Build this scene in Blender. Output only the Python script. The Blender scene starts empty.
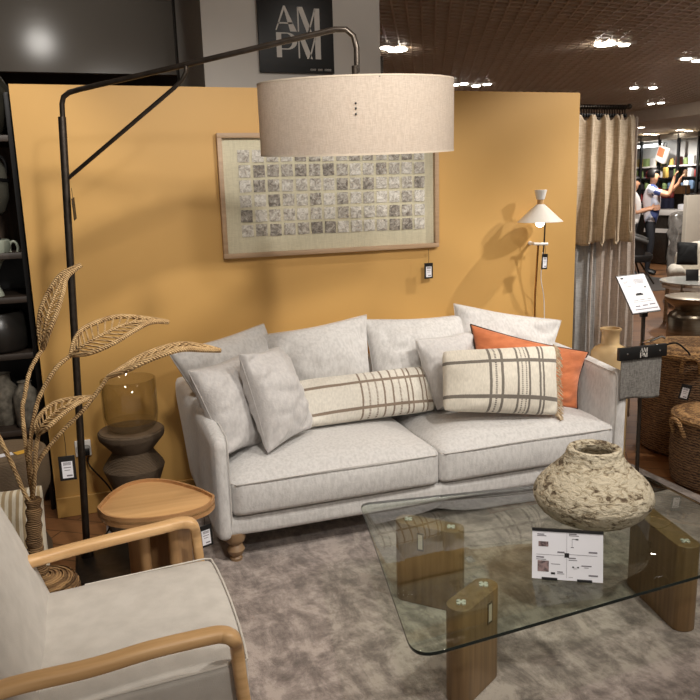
import bpy, bmesh, math, random
from mathutils import Vector, Matrix, noise
random.seed(11)
SC = bpy.context.scene
COL = SC.collection
PI = math.pi
V = Vector

# ------------------------------------------------------------------ colour and materials
def lin(r, g, b):
    f = lambda c: (c/255/12.92) if c/255 <= .04045 else ((c/255+.055)/1.055)**2.4
    return (f(r), f(g), f(b), 1)

def new_mat(name):
    m = bpy.data.materials.new(name); m.use_nodes = True
    nt = m.node_tree; nt.nodes.clear()
    out = nt.nodes.new('ShaderNodeOutputMaterial')
    return m, nt, out

def N(nt, kind, **kw):
    n = nt.nodes.new(kind)
    for k, v in kw.items():
        if k in n.inputs: n.inputs[k].default_value = v
        else: setattr(n, k, v)
    return n

def coords(nt, stretch=(1, 1, 1), rot=(0, 0, 0)):
    tc = N(nt, 'ShaderNodeTexCoord'); mp = N(nt, 'ShaderNodeMapping')
    mp.inputs['Scale'].default_value = stretch
    mp.inputs['Rotation'].default_value = rot
    nt.links.new(tc.outputs['Object'], mp.inputs['Vector'])
    return mp.outputs['Vector']

def mat(name, c, c2=None, rough=.6, metal=0, vs=6, vst=(1, 1, 1), bump=0, bs=80, bst=(1, 1, 1),
        sheen=0, spec=.5, detail=4, lo=.35, hi=.65, emit=None, estr=0, coat=0, aniso=0):
    m, nt, out = new_mat(name)
    p = N(nt, 'ShaderNodeBsdfPrincipled')
    nt.links.new(p.outputs[0], out.inputs[0])
    p.inputs['Roughness'].default_value = rough
    p.inputs['Metallic'].default_value = metal
    p.inputs['Specular IOR Level'].default_value = spec
    p.inputs['Sheen Weight'].default_value = sheen
    p.inputs['Coat Weight'].default_value = coat
    p.inputs['Base Color'].default_value = c
    if c2 is None: c2 = tuple(x*.93 for x in c[:3])+(1,)
    ns = N(nt, 'ShaderNodeTexNoise', Scale=vs, Detail=detail)
    nt.links.new(coords(nt, vst), ns.inputs['Vector'])
    rp = N(nt, 'ShaderNodeValToRGB')
    rp.color_ramp.elements[0].position = lo; rp.color_ramp.elements[0].color = c2
    rp.color_ramp.elements[1].position = hi; rp.color_ramp.elements[1].color = c
    nt.links.new(ns.outputs['Fac'], rp.inputs['Fac'])
    nt.links.new(rp.outputs['Color'], p.inputs['Base Color'])
    if bump:
        nb = N(nt, 'ShaderNodeTexNoise', Scale=bs, Detail=3)
        nt.links.new(coords(nt, bst), nb.inputs['Vector'])
        bp = N(nt, 'ShaderNodeBump', Strength=bump, Distance=.004)
        nt.links.new(nb.outputs['Fac'], bp.inputs['Height'])
        nt.links.new(bp.outputs['Normal'], p.inputs['Normal'])
    if emit:
        p.inputs['Emission Color'].default_value = emit
        p.inputs['Emission Strength'].default_value = estr
    return m

def glass_mat(name, tint, ior=1.5, gloss=.0, body=None, bodyfac=0.0, edge=None):
    """thin clear glass: tinted transparency with a Fresnel mirror on its outward faces"""
    m, nt, out = new_mat(name)
    tr = N(nt, 'ShaderNodeBsdfTransparent'); tr.inputs['Color'].default_value = tint
    if edge:   # thick glass seen along its wall looks darker
        lw = N(nt, 'ShaderNodeLayerWeight', Blend=.22); me = N(nt, 'ShaderNodeMix', data_type='RGBA')
        nt.links.new(lw.outputs['Facing'], me.inputs[0]); me.inputs[6].default_value = tint; me.inputs[7].default_value = edge
        nt.links.new(me.outputs[2], tr.inputs['Color'])
    gl = N(nt, 'ShaderNodeBsdfGlossy', Roughness=gloss)
    fr = N(nt, 'ShaderNodeFresnel', IOR=ior)
    ge = N(nt, 'ShaderNodeNewGeometry')
    inv = N(nt, 'ShaderNodeMath', operation='SUBTRACT'); inv.inputs[0].default_value = 1
    nt.links.new(ge.outputs['Backfacing'], inv.inputs[1])
    mu = N(nt, 'ShaderNodeMath', operation='MULTIPLY')
    nt.links.new(fr.outputs[0], mu.inputs[0]); nt.links.new(inv.outputs[0], mu.inputs[1])
    mx = N(nt, 'ShaderNodeMixShader')
    nt.links.new(mu.outputs[0], mx.inputs[0])
    base = tr
    if body:
        df = N(nt, 'ShaderNodeBsdfDiffuse'); df.inputs['Color'].default_value = body
        m2 = N(nt, 'ShaderNodeMixShader'); m2.inputs[0].default_value = bodyfac
        nt.links.new(tr.outputs[0], m2.inputs[1]); nt.links.new(df.outputs[0], m2.inputs[2])
        base = m2
    nt.links.new(base.outputs[0], mx.inputs[1]); nt.links.new(gl.outputs[0], mx.inputs[2])
    nt.links.new(mx.outputs[0], out.inputs[0])
    return m

def emit_mat(name, c, s):
    m, nt, out = new_mat(name)
    e = N(nt, 'ShaderNodeEmission', Strength=s); e.inputs['Color'].default_value = c
    nt.links.new(e.outputs[0], out.inputs[0])
    return m

def wood_mat(name, c, c2, axis=0, scale=3.0, rough=.5):
    """straight grain: noise stretched along one object axis"""
    st = [26, 26, 26]; st[axis] = 1.4
    return mat(name, c, c2, rough=rough, vs=scale, vst=tuple(st), detail=6, lo=.3, hi=.7,
               bump=.12, bs=scale*2, bst=tuple(st))

def ribbed_mat(name, c, c2, pitch=90, axis='Z', rough=.8, bump=.6, dist=.006, vs=12):
    """wound or thrown ridges along one axis"""
    m, nt, out = new_mat(name)
    p = N(nt, 'ShaderNodeBsdfPrincipled', Roughness=rough)
    nt.links.new(p.outputs[0], out.inputs[0])
    co = coords(nt)
    wv = N(nt, 'ShaderNodeTexWave', Scale=pitch, Distortion=3.0, Detail=2); wv.bands_direction = axis
    wv.inputs['Detail Scale'].default_value = 1.5
    nt.links.new(co, wv.inputs['Vector'])
    ns = N(nt, 'ShaderNodeTexNoise', Scale=vs, Detail=5); nt.links.new(co, ns.inputs['Vector'])
    ad = N(nt, 'ShaderNodeMath', operation='MULTIPLY_ADD'); ad.inputs[1].default_value = .45
    nt.links.new(wv.outputs['Fac'], ad.inputs[0]); nt.links.new(ns.outputs['Fac'], ad.inputs[2])
    rp = N(nt, 'ShaderNodeValToRGB')
    rp.color_ramp.elements[0].position = .38; rp.color_ramp.elements[0].color = c2
    rp.color_ramp.elements[1].position = .9; rp.color_ramp.elements[1].color = c
    nt.links.new(ad.outputs[0], rp.inputs['Fac']); nt.links.new(rp.outputs['Color'], p.inputs['Base Color'])
    bp = N(nt, 'ShaderNodeBump', Strength=bump, Distance=dist)
    nt.links.new(wv.outputs['Fac'], bp.inputs['Height']); nt.links.new(bp.outputs['Normal'], p.inputs['Normal'])
    return m

def stripe_mat(name, c, cs, ustripes, vstripes, c2=None, dashes=()):
    """woven stripes laid out on the cushion's own UVs: lists of (position, half width)"""
    m, nt, out = new_mat(name)
    p = N(nt, 'ShaderNodeBsdfPrincipled', Roughness=.85); p.inputs['Sheen Weight'].default_value = .2
    nt.links.new(p.outputs[0], out.inputs[0])
    uv = N(nt, 'ShaderNodeUVMap'); uv.uv_map = 'UVMap'
    sp = N(nt, 'ShaderNodeSeparateXYZ'); nt.links.new(uv.outputs[0], sp.inputs[0])
    ns = N(nt, 'ShaderNodeTexNoise', Scale=60, Detail=2); nt.links.new(uv.outputs[0], ns.inputs['Vector'])
    jit = N(nt, 'ShaderNodeMath', operation='MULTIPLY_ADD'); jit.inputs[1].default_value = .006; jit.inputs[2].default_value = -.003
    nt.links.new(ns.outputs['Fac'], jit.inputs[0])
    acc = None
    ju = N(nt, 'ShaderNodeMath', operation='ADD'); nt.links.new(sp.outputs[0], ju.inputs[0]); nt.links.new(jit.outputs[0], ju.inputs[1])
    jv = N(nt, 'ShaderNodeMath', operation='ADD'); nt.links.new(sp.outputs[1], jv.inputs[0]); nt.links.new(jit.outputs[0], jv.inputs[1])
    for chan, lst in ((ju, ustripes), (jv, vstripes)):
        for pos, hw in lst:
            cm = N(nt, 'ShaderNodeMath', operation='COMPARE'); cm.inputs[1].default_value = pos; cm.inputs[2].default_value = hw
            nt.links.new(chan.outputs[0], cm.inputs[0])
            if (pos, hw) in dashes:
                md = N(nt, 'ShaderNodeMath', operation='PINGPONG'); md.inputs[1].default_value = .014
                other = jv if chan is ju else ju
                nt.links.new(other.outputs[0], md.inputs[0])
                gt = N(nt, 'ShaderNodeMath', operation='GREATER_THAN'); gt.inputs[1].default_value = .005
                nt.links.new(md.outputs[0], gt.inputs[0])
                ml = N(nt, 'ShaderNodeMath', operation='MULTIPLY')
                nt.links.new(cm.outputs[0], ml.inputs[0]); nt.links.new(gt.outputs[0], ml.inputs[1]); cm = ml
            if acc is None: acc = cm
            else:
                mx = N(nt, 'ShaderNodeMath', operation='MAXIMUM')
                nt.links.new(acc.outputs[0], mx.inputs[0]); nt.links.new(cm.outputs[0], mx.inputs[1]); acc = mx
    sc = N(nt, 'ShaderNodeMath', operation='MULTIPLY'); sc.inputs[1].default_value = .85
    nt.links.new(acc.outputs[0], sc.inputs[0])
    weave = N(nt, 'ShaderNodeTexNoise', Scale=14, Detail=5)
    mp = N(nt, 'ShaderNodeMapping'); mp.inputs['Scale'].default_value = (6, 1, 1)
    nt.links.new(uv.outputs[0], mp.inputs[0]); nt.links.new(mp.outputs[0], weave.inputs['Vector'])
    rp = N(nt, 'ShaderNodeValToRGB')
    rp.color_ramp.elements[0].color = c2 or tuple(x*.86 for x in c[:3])+(1,); rp.color_ramp.elements[1].color = c
    rp.color_ramp.elements[0].position = .35; rp.color_ramp.elements[1].position = .65
    nt.links.new(weave.outputs['Fac'], rp.inputs['Fac'])
    mx = N(nt, 'ShaderNodeMix', data_type='RGBA')
    nt.links.new(sc.outputs[0], mx.inputs[0]); nt.links.new(rp.outputs['Color'], mx.inputs[6]); mx.inputs[7].default_value = cs
    nt.links.new(mx.outputs[2], p.inputs['Base Color'])
    bp = N(nt, 'ShaderNodeBump', Strength=.25, Distance=.003)
    nt.links.new(weave.outputs['Fac'], bp.inputs['Height']); nt.links.new(bp.outputs['Normal'], p.inputs['Normal'])
    return m

# ------------------------------------------------------------------ objects
def world_loc(o):
    v = V((0, 0, 0))
    while o is not None: v = v + o.location; o = o.parent
    return v

def tag(o, label=None, cat=None, group=None, kind=None):
    if label: o['label'] = label
    if cat: o['category'] = cat
    if group: o['group'] = group
    if kind: o['kind'] = kind
    return o

def thing(name, label, cat, loc=(0, 0, 0), group=None):
    o = bpy.data.objects.new(name, None); o.empty_display_size = .05
    COL.objects.link(o); o.location = loc
    return tag(o, label, cat, group)

def frame_of(tangent, up):
    t = tangent.normalized()
    s = t.cross(up)
    if s.length < 1e-4: s = t.cross(V((1, 0, 0)))
    s.normalize(); return s, s.cross(t).normalized()

class MB:
    """collects shapes in world space into one mesh"""
    def __init__(self): self.bm = bmesh.new(); self.uv = None
    def _add(self, src):
        me = bpy.data.meshes.new('tmp'); src.to_mesh(me); src.free(); self.bm.from_mesh(me); bpy.data.meshes.remove(me)
    def box(self, lo, hi, bev=0, seg=2, M=None):
        b = bmesh.new(); bmesh.ops.create_cube(b, size=1)
        for v in b.verts: v.co = V([lo[i]+(v.co[i]+.5)*(hi[i]-lo[i]) for i in range(3)])
        if bev: bmesh.ops.bevel(b, geom=b.edges[:], offset=bev, segments=seg, profile=.5, affect='EDGES')
        if M is not None: b.transform(M)
        self._add(b); return self
    def sbox(self, lo, hi, r, n=14, puff=0, fn=None, M=None):
        """soft box: dense rounded box with a puffed top"""
        b = bmesh.new(); bmesh.ops.create_cube(b, size=2)
        bmesh.ops.subdivide_edges(b, edges=b.edges[:], cuts=n, use_grid_fill=True)
        lo = V(lo); hi = V(hi)
        for v in b.verts:
            q0 = v.co.copy()
            p = V([lo[i]+(v.co[i]+1)/2*(hi[i]-lo[i]) for i in range(3)])
            c = V([min(max(p[i], lo[i]+r), hi[i]-r) for i in range(3)])
            d = p-c
            if d.length > 1e-6: p = c+d.normalized()*r
            if puff: p.z += puff*(1-q0.x**4)*(1-q0.y**4)*max(0, (q0.z+1)/2)
            if fn: p = fn(p, q0)
            v.co = p
        if M is not None: b.transform(M)
        self._add(b); return self
    def sweep(self, pts, r, seg=10, ry=None, up=(0, 0, 1), sq=1.0, caps=True):
        pts = [V(p) for p in pts]; n = len(pts); up = V(up)
        rs = r if isinstance(r, (list, tuple)) else [r]*n
        rys = ry if isinstance(ry, (list, tuple)) else ([ry]*n if ry else rs)
        rings = []
        for i, p in enumerate(pts):
            t = (pts[min(i+1, n-1)]-pts[max(i-1, 0)])
            s, u = frame_of(t, up)
            ring = []
            for k in range(seg):
                a = 2*PI*k/seg; ca, sa = math.cos(a), math.sin(a)
                if sq != 1.0:
                    ca = math.copysign(abs(ca)**sq, ca); sa = math.copysign(abs(sa)**sq, sa)
                ring.append(self.bm.verts.new(p+s*ca*rs[i]+u*sa*rys[i]))
            rings.append(ring)
        for a, b in zip(rings, rings[1:]):
            for k in range(seg): self.bm.faces.new((a[k], a[(k+1) % seg], b[(k+1) % seg], b[k]))
        if caps: self.bm.faces.new(rings[0][::-1]); self.bm.faces.new(rings[-1])
        return self
    def tube(self, pts, r, seg=10, caps=True):
        """parallel transported round tube"""
        pts = [V(p) for p in pts]; n = len(pts)
        rs = r if isinstance(r, (list, tuple)) else [r]*n
        t0 = (pts[1]-pts[0]).normalized()
        s = t0.cross(V((.13, .31, .94)));  s = s if s.length > 1e-3 else t0.cross(V((1, 0, 0))); s.normalize()
        rings = []
        for i, p in enumerate(pts):
            t = (pts[min(i+1, n-1)]-pts[max(i-1, 0)]).normalized()
            s = (s-t*s.dot(t)).normalized(); u = t.cross(s)
            rings.append([self.bm.verts.new(p+(s*math.cos(2*PI*k/seg)+u*math.sin(2*PI*k/seg))*rs[i]) for k in range(seg)])
        for a, b in zip(rings, rings[1:]):
            for k in range(seg): self.bm.faces.new((a[k], a[(k+1) % seg], b[(k+1) % seg], b[k]))
        if caps: self.bm.faces.new(rings[0][::-1]); self.bm.faces.new(rings[-1])
        return self
    def lathe(self, prof, c=(0, 0, 0), seg=32, fn=None, M=None, closed=False):
        b = bmesh.new(); rings = []
        for r, z in prof:
            if r < 1e-5: rings.append([b.verts.new((0, 0, z))])
            else: rings.append([b.verts.new((r*math.cos(2*PI*k/seg), r*math.sin(2*PI*k/seg), z)) for k in range(seg)])
        for a, d in zip(rings, rings[1:]):
            for k in range(seg):
                k2 = (k+1) % seg
                if len(a) == 1 and len(d) == 1: continue
                if len(a) == 1: b.faces.new((a[0], d[k2], d[k]))
                elif len(d) == 1: b.faces.new((a[k], a[k2], d[0]))
                else: b.faces.new((a[k], a[k2], d[k2], d[k]))
        for v in b.verts:
            if fn: v.co = fn(v.co)
        if M is not None: b.transform(M)
        b.transform(Matrix.Translation(V(c)))
        bmesh.ops.recalc_face_normals(b, faces=b.faces[:])
        self._add(b); return self
    def prism(self, outline, z0, z1, bev=0, seg=2, M=None, side_mat=None):
        b = bmesh.new()
        vs = [b.verts.new((x, y, z0)) for x, y in outline]
        f = b.faces.new(vs)
        r = bmesh.ops.extrude_face_region(b, geom=[f])
        up = [g for g in r['geom'] if isinstance(g, bmesh.types.BMVert)]
        for v in up: v.co.z = z1
        bmesh.ops.recalc_face_normals(b, faces=b.faces[:])
        if bev:
            ed = [e for e in b.edges if abs(e.verts[0].co.z-e.verts[1].co.z) < 1e-6]
            bmesh.ops.bevel(b, geom=ed, offset=bev, segments=seg, profile=.5, affect='EDGES')
        if side_mat is not None:
            for fc in b.faces:
                fc.normal_update()
                if abs(fc.normal.z) < .9: fc.material_index = side_mat
        if M is not None: b.transform(M)
        self._add(b); return self
    def poly(self, pts):
        self.bm.faces.new([self.bm.verts.new(p) for p in pts]); return self
    def ball(self, c, r, seg=16, sc=(1, 1, 1)):
        b = bmesh.new(); bmesh.ops.create_uvsphere(b, u_segments=seg, v_segments=max(6, seg//2), radius=r)
        for v in b.verts: v.co = V((v.co.x*sc[0], v.co.y*sc[1], v.co.z*sc[2]))+V(c)
        self._add(b); return self
    def build(self, name, m, parent=None, origin=None, smooth=True, angle=38, recalc=False):
        if recalc: bmesh.ops.recalc_face_normals(self.bm, faces=self.bm.faces[:])
        me = bpy.data.meshes.new(name)
        if parent is not None: off = world_loc(parent)
        elif origin is not None: off = V(origin)
        else:
            xs = [v.co for v in self.bm.verts]
            off = V(((min(v.x for v in xs)+max(v.x for v in xs))/2, (min(v.y for v in xs)+max(v.y for v in xs))/2, min(v.z for v in xs)))
        for v in self.bm.verts: v.co -= off
        self.bm.to_mesh(me); self.bm.free()
        for x in (m if isinstance(m, (list, tuple)) else [m]): me.materials.append(x)
        if smooth:
            for p in me.polygons: p.use_smooth = True
            me.set_sharp_from_angle(angle=math.radians(angle))
        o = bpy.data.objects.new(name, me); COL.objects.link(o)
        if parent is not None: o.parent = parent
        else: o.location = off
        return o

def copy_tree(o, parent=None):
    c = o.copy(); COL.objects.link(c)
    if parent is not None: c.parent = parent
    for ch in list(o.children): copy_tree(ch, c)
    return c

def bez(pts, n=8):
    """Catmull-Rom through points"""
    pts = [V(p) for p in pts]; out = []
    for i in range(len(pts)-1):
        p0 = pts[max(i-1, 0)]; p1 = pts[i]; p2 = pts[i+1]; p3 = pts[min(i+2, len(pts)-1)]
        for k in range(n):
            t = k/n
            out.append(.5*((2*p1)+(p2-p0)*t+(2*p0-5*p1+4*p2-p3)*t*t+(3*p1-p0-3*p2+p3)*t**3))
    out.append(pts[-1]); return out

def round_poly(pts, r, n=6):
    """round the corners of a 2D polygon"""
    out = []; m = len(pts)
    for i in range(m):
        p = V(pts[i]); a = V(pts[i-1])-p; b = V(pts[(i+1) % m])-p
        rr = r[i] if isinstance(r, (list, tuple)) else r
        s = p+a.normalized()*rr; e = p+b.normalized()*rr
        for k in range(n+1):
            t = k/n; q = s*(1-t)**2+p*2*t*(1-t)+e*t*t
            out.append((q.x, q.y))
    return out

def lerp(a, b, t): return a+(b-a)*t

def pillow(name, corners, th, m, parent=None, n=32, pinch=.10, wrinkle=.008, seed=0, sag=0, crown=0.0, round_c=.07):
    """cushion from its four corners TL, TR, BR, BL in space; th = thickness; UVs follow the face"""
    TL, TR, BR, BL = [V(c) for c in corners]
    mid = (TL+TR+BR+BL)/4; TL, TR, BR, BL = [mid+(c-mid)*(1+round_c*.7) for c in (TL, TR, BR, BL)]
    nrm = (TR-TL+BR-BL).cross(TL-BL+TR-BR).normalized()   # towards the viewer for TL->TR, BL->TL
    ex = (TR-TL+BR-BL).normalized(); ez = (TL-BL+TR-BR).normalized()
    w = ((TR-TL).length+(BR-BL).length)/2; h = ((TL-BL).length+(TR-BR).length)/2
    ctr = (TL+TR+BR+BL)/4
    bm = bmesh.new(); uvl = bm.loops.layers.uv.new('UVMap')
    ease = lambda f: (math.sin((f*2-1)*PI/2)*.5+(f*2-1)*.5+1)/2
    grids = []
    for side in (1, -1):
        g = []
        for j in range(n+1):
            row = []
            for i in range(n+1):
                u = i/n*2-1; v = j/n*2-1
                # ease the grid towards the seams
                u = math.sin(u*PI/2)*.5+u*.5; v = math.sin(v*PI/2)*.5+v*.5
                p = lerp(lerp(BL, BR, (u+1)/2), lerp(TL, TR, (u+1)/2), (v+1)/2)
                u0, v0 = u, v; cr = round_c*(u*u*v*v)**2; p = p-(p-ctr)*cr
                p = p - ex*(u*pinch*.5*w*(1-v*v)*abs(u)) - ez*(v*pinch*.5*h*(1-u*u)*abs(v))
                if crown: p = p + ez*crown*(1-u*u)*max(0, v)
                prof = ((1-u*u)*(1-v*v))
                t = th*.5*(prof**.38*.8+prof*.2)
                wr = 0
                if prof > 1e-6:
                    q = p*5.0+V((seed*7.3, seed*3.1, side*2.0))
                    edge = min(1, (1-max(abs(u), abs(v)))*6)
                    wr = wrinkle*(noise.noise(q)*1.2+noise.noise(q*2.3)*.6)*edge
                    wr -= wrinkle*.75*(1-min(1, abs(noise.noise(V((q.x*1.1, q.y*1.1, q.z*2.0)))*3.2)))**2*edge
                    # pull lines running in from the corners
                    wr += wrinkle*.9*math.sin((u-v)*9+seed)*abs(u*v)*edge
                    wr += wrinkle*.8*(1-abs(noise.noise(V((p.x*9+seed, p.y*9, p.z*16)))*2))*edge*.6
                p = p + nrm*side*t + nrm*wr
                p.z -= sag*(1-abs(v))*0
                row.append(p)
            g.append(row)
        grids.append(g)
    vf = [[bm.verts.new(p) for p in row] for row in grids[0]]
    vb = [[vf[j][i] if i in (0, n) or j in (0, n) else bm.verts.new(grids[1][j][i]) for i in range(n+1)] for j in range(n+1)]
    for side, g in ((1, vf), (-1, vb)):
        for j in range(n):
            for i in range(n):
                q = [(i, j), (i+1, j), (i+1, j+1), (i, j+1)]
                if side < 0: q = q[::-1]
                f = bm.faces.new([g[b][a] for a, b in q])
                for lp, (a, b) in zip(f.loops, q): lp[uvl].uv = (ease(a/n), ease(b/n))
    mb = MB(); mb.bm.free(); mb.bm = bm
    o = mb.build(name, m, parent, angle=80)
    o.modifiers.new('smooth', 'SUBSURF').levels = 1; o.modifiers[0].render_levels = 1
    edge = [[TL, TR], [TR, BR], [BR, BL], [BL, TL]]
    ring = [vf_co for vf_co in ([grids[0][n][i] for i in range(n+1)]+[grids[0][j][n] for j in range(n-1, -1, -1)] +
            [grids[0][0][i] for i in range(n-1, -1, -1)]+[grids[0][j][0] for j in range(1, n+1)])]
    return o, ring

# ------------------------------------------------------------------ palette
WALLY = mat('ochre paint', lin(202, 158, 90), lin(198, 154, 86), rough=.55, vs=2, bump=.05, bs=200)
SKIRT = mat('ochre skirting', lin(196, 152, 84), rough=.45)
SOFA = mat('ivory velvet', lin(206, 203, 200), lin(190, 187, 184), rough=.85, vs=60, vst=(1.3, 1.3, .5), sheen=.4, bump=.5, bs=120, lo=.34, hi=.6, detail=6)
SOFAP = mat('ivory piping', lin(200, 196, 191), rough=.85)
GREYP = mat('pale grey velvet', lin(202, 198, 195), lin(188, 184, 182), rough=.85, vs=60, vst=(1.3, 1.3, .6), sheen=.4, bump=.5, bs=120, detail=6)
ORANGE = mat('burnt orange linen', lin(194, 114, 70), lin(178, 100, 60), rough=.9, vs=18, vst=(1, 1, 3), sheen=.2, bump=.35, bs=220)
DARKPIPE = mat('dark brown piping', lin(58, 38, 28), rough=.8)
BLACKM = mat('black metal', lin(84, 76, 69), lin(72, 65, 58), rough=.34, metal=.85, vs=30)
BLACK = mat('black plastic', lin(18, 17, 17), lin(14, 13, 13), rough=.45)
BLACKF = mat('black fabric', lin(20, 19, 19), lin(12, 12, 12), rough=.9)
CHROME = mat('polished steel', lin(210, 208, 204), rough=.18, metal=1)
BRASS = mat('brass', lin(190, 150, 96), rough=.25, metal=1)
OAK = wood_mat('light oak', lin(214, 174, 124), lin(194, 152, 102), axis=0, scale=2.2, rough=.42)
OAKZ = wood_mat('oiled oak upright', lin(180, 142, 98), lin(156, 118, 78), axis=2, scale=2.2, rough=.45)
OAKTOP = wood_mat('oak veneer', lin(222, 178, 124), lin(206, 160, 106), axis=0, scale=1.6, rough=.4)
WALNUT = wood_mat('brown oak slab', lin(146, 116, 80), lin(116, 90, 60), axis=2, scale=2.0, rough=.42)
TURNED = mat('turned beech', lin(158, 130, 98), lin(138, 110, 80), rough=.5, vs=12)
FLOORW = None
CHAIRF = mat('stone grey weave', lin(196, 190, 181), lin(184, 178, 169), rough=.9, vs=16, sheen=.2, bump=.3, bs=320)
PAPER = mat('white paper', lin(236, 235, 240), lin(230, 229, 234), rough=.6)
INK = mat('printed grey', lin(120, 116, 122), rough=.7)
INKD = mat('printed black', lin(30, 28, 30), rough=.7)
WHITEP = mat('white lacquer', lin(238, 234, 228), rough=.35)
LETTER = mat('pale lettering', lin(206, 200, 192), rough=.5)
ROPE = ribbed_mat('twisted rattan', lin(212, 178, 128), lin(128, 92, 54), pitch=60, axis='DIAGONAL', rough=.85, bump=.7, dist=.004, vs=30)
ROPED = ribbed_mat('dark wound rope', lin(142, 110, 72), lin(70, 48, 28), pitch=45, axis='Z', rough=.9, bump=.8, dist=.006, vs=20)
COIL = ribbed_mat('coiled rope', lin(176, 138, 92), lin(78, 52, 30), pitch=28, axis='Z', rough=.9, bump=.9, dist=.008, vs=22)
STOOLW = ribbed_mat('combed brown wood', lin(104, 86, 66), lin(66, 52, 38), pitch=55, axis='Z', rough=.75, bump=.7, dist=.004, vs=10)
POUF = ribbed_mat('combed taupe wood', lin(112, 94, 72), lin(84, 68, 50), pitch=55, axis='Z', rough=.75, bump=.6, dist=.004, vs=10)
SMOKE = glass_mat('smoked glass', (.95, .94, .91, 1), gloss=.02, edge=(.58, .56, .50, 1))
GLASS = glass_mat('greenish table glass', (.85, .89, .85, 1), ior=1.52)
GEDGE = mat('dark green glass edge', lin(26, 40, 36), lin(18, 30, 27), rough=.12, spec=.8)
PANE = glass_mat('picture glass', (.97, .97, .96, 1), ior=1.3)
AMBER = glass_mat('amber bottle glass', (.78, .60, .36, 1), body=lin(212, 182, 136), bodyfac=.80)

def rug_mat():
    m, nt, out = new_mat('abstract mauve rug')
    p = N(nt, 'ShaderNodeBsdfPrincipled', Roughness=.95); p.inputs['Sheen Weight'].default_value = .25
    nt.links.new(p.outputs[0], out.inputs[0])
    a = N(nt, 'ShaderNodeTexNoise', Scale=9.0, Detail=9, Roughness=.74, Distortion=.5); nt.links.new(coords(nt, (1, .55, 1)), a.inputs['Vector'])
    b = N(nt, 'ShaderNodeTexNoise', Scale=11, Detail=6, Roughness=.7); nt.links.new(coords(nt, (.7, 1.7, 1), (0, 0, .5)), b.inputs['Vector'])
    c = N(nt, 'ShaderNodeTexNoise', Scale=14, Detail=5, Roughness=.75); nt.links.new(coords(nt, (1.5, .8, 1), (0, 0, .5)), c.inputs['Vector'])
    s1 = N(nt, 'ShaderNodeMath', operation='ADD'); nt.links.new(b.outputs['Fac'], s1.inputs[0]); nt.links.new(c.outputs['Fac'], s1.inputs[1])
    s2 = N(nt, 'ShaderNodeMath', operation='MULTIPLY_ADD'); s2.inputs[1].default_value = .40
    nt.links.new(s1.outputs[0], s2.inputs[0]); nt.links.new(a.outputs['Fac'], s2.inputs[2])
    r = N(nt, 'ShaderNodeValToRGB'); e = r.color_ramp.elements
    e[0].position = .66; e[0].color = lin(96, 87, 82); e[1].position = 1.04; e[1].color = lin(180, 166, 157)
    k = e.new(.80); k.color = lin(124, 112, 105); k = e.new(.90); k.color = lin(152, 139, 131)
    nt.links.new(s2.outputs[0], r.inputs['Fac']); nt.links.new(r.outputs['Color'], p.inputs['Base Color'])
    f = N(nt, 'ShaderNodeTexNoise', Scale=260, Detail=2); nt.links.new(coords(nt), f.inputs['Vector'])
    bp = N(nt, 'ShaderNodeBump', Strength=.5, Distance=.006); nt.links.new(f.outputs['Fac'], bp.inputs['Height']); nt.links.new(bp.outputs['Normal'], p.inputs['Normal'])
    return m

def floor_mat():
    m, nt, out = new_mat('brown plank floor')
    p = N(nt, 'ShaderNodeBsdfPrincipled', Roughness=.42); nt.links.new(p.outputs[0], out.inputs[0])
    co = coords(nt, (1, 1, 1), (0, 0, .6))
    br = N(nt, 'ShaderNodeTexBrick', Scale=1.0); br.inputs['Brick Width'].default_value = 1.1; br.inputs['Row Height'].default_value = .13
    br.inputs['Mortar Size'].default_value = .003
    br.inputs['Color1'].default_value = lin(150, 104, 66); br.inputs['Color2'].default_value = lin(126, 84, 52); br.inputs['Mortar'].default_value = lin(60, 40, 26)
    nt.links.new(co, br.inputs['Vector'])
    ns = N(nt, 'ShaderNodeTexNoise', Scale=3, Detail=6); nt.links.new(coords(nt, (2, 22, 1), (0, 0, .6)), ns.inputs['Vector'])
    mx = N(nt, 'ShaderNodeMix', data_type='RGBA', blend_type='MULTIPLY'); mx.inputs[0].default_value = .4
    nt.links.new(br.outputs['Color'], mx.inputs[6]); nt.links.new(ns.outputs['Fac'], mx.inputs[7])
    nt.links.new(mx.outputs[2], p.inputs['Base Color'])
    return m

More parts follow.
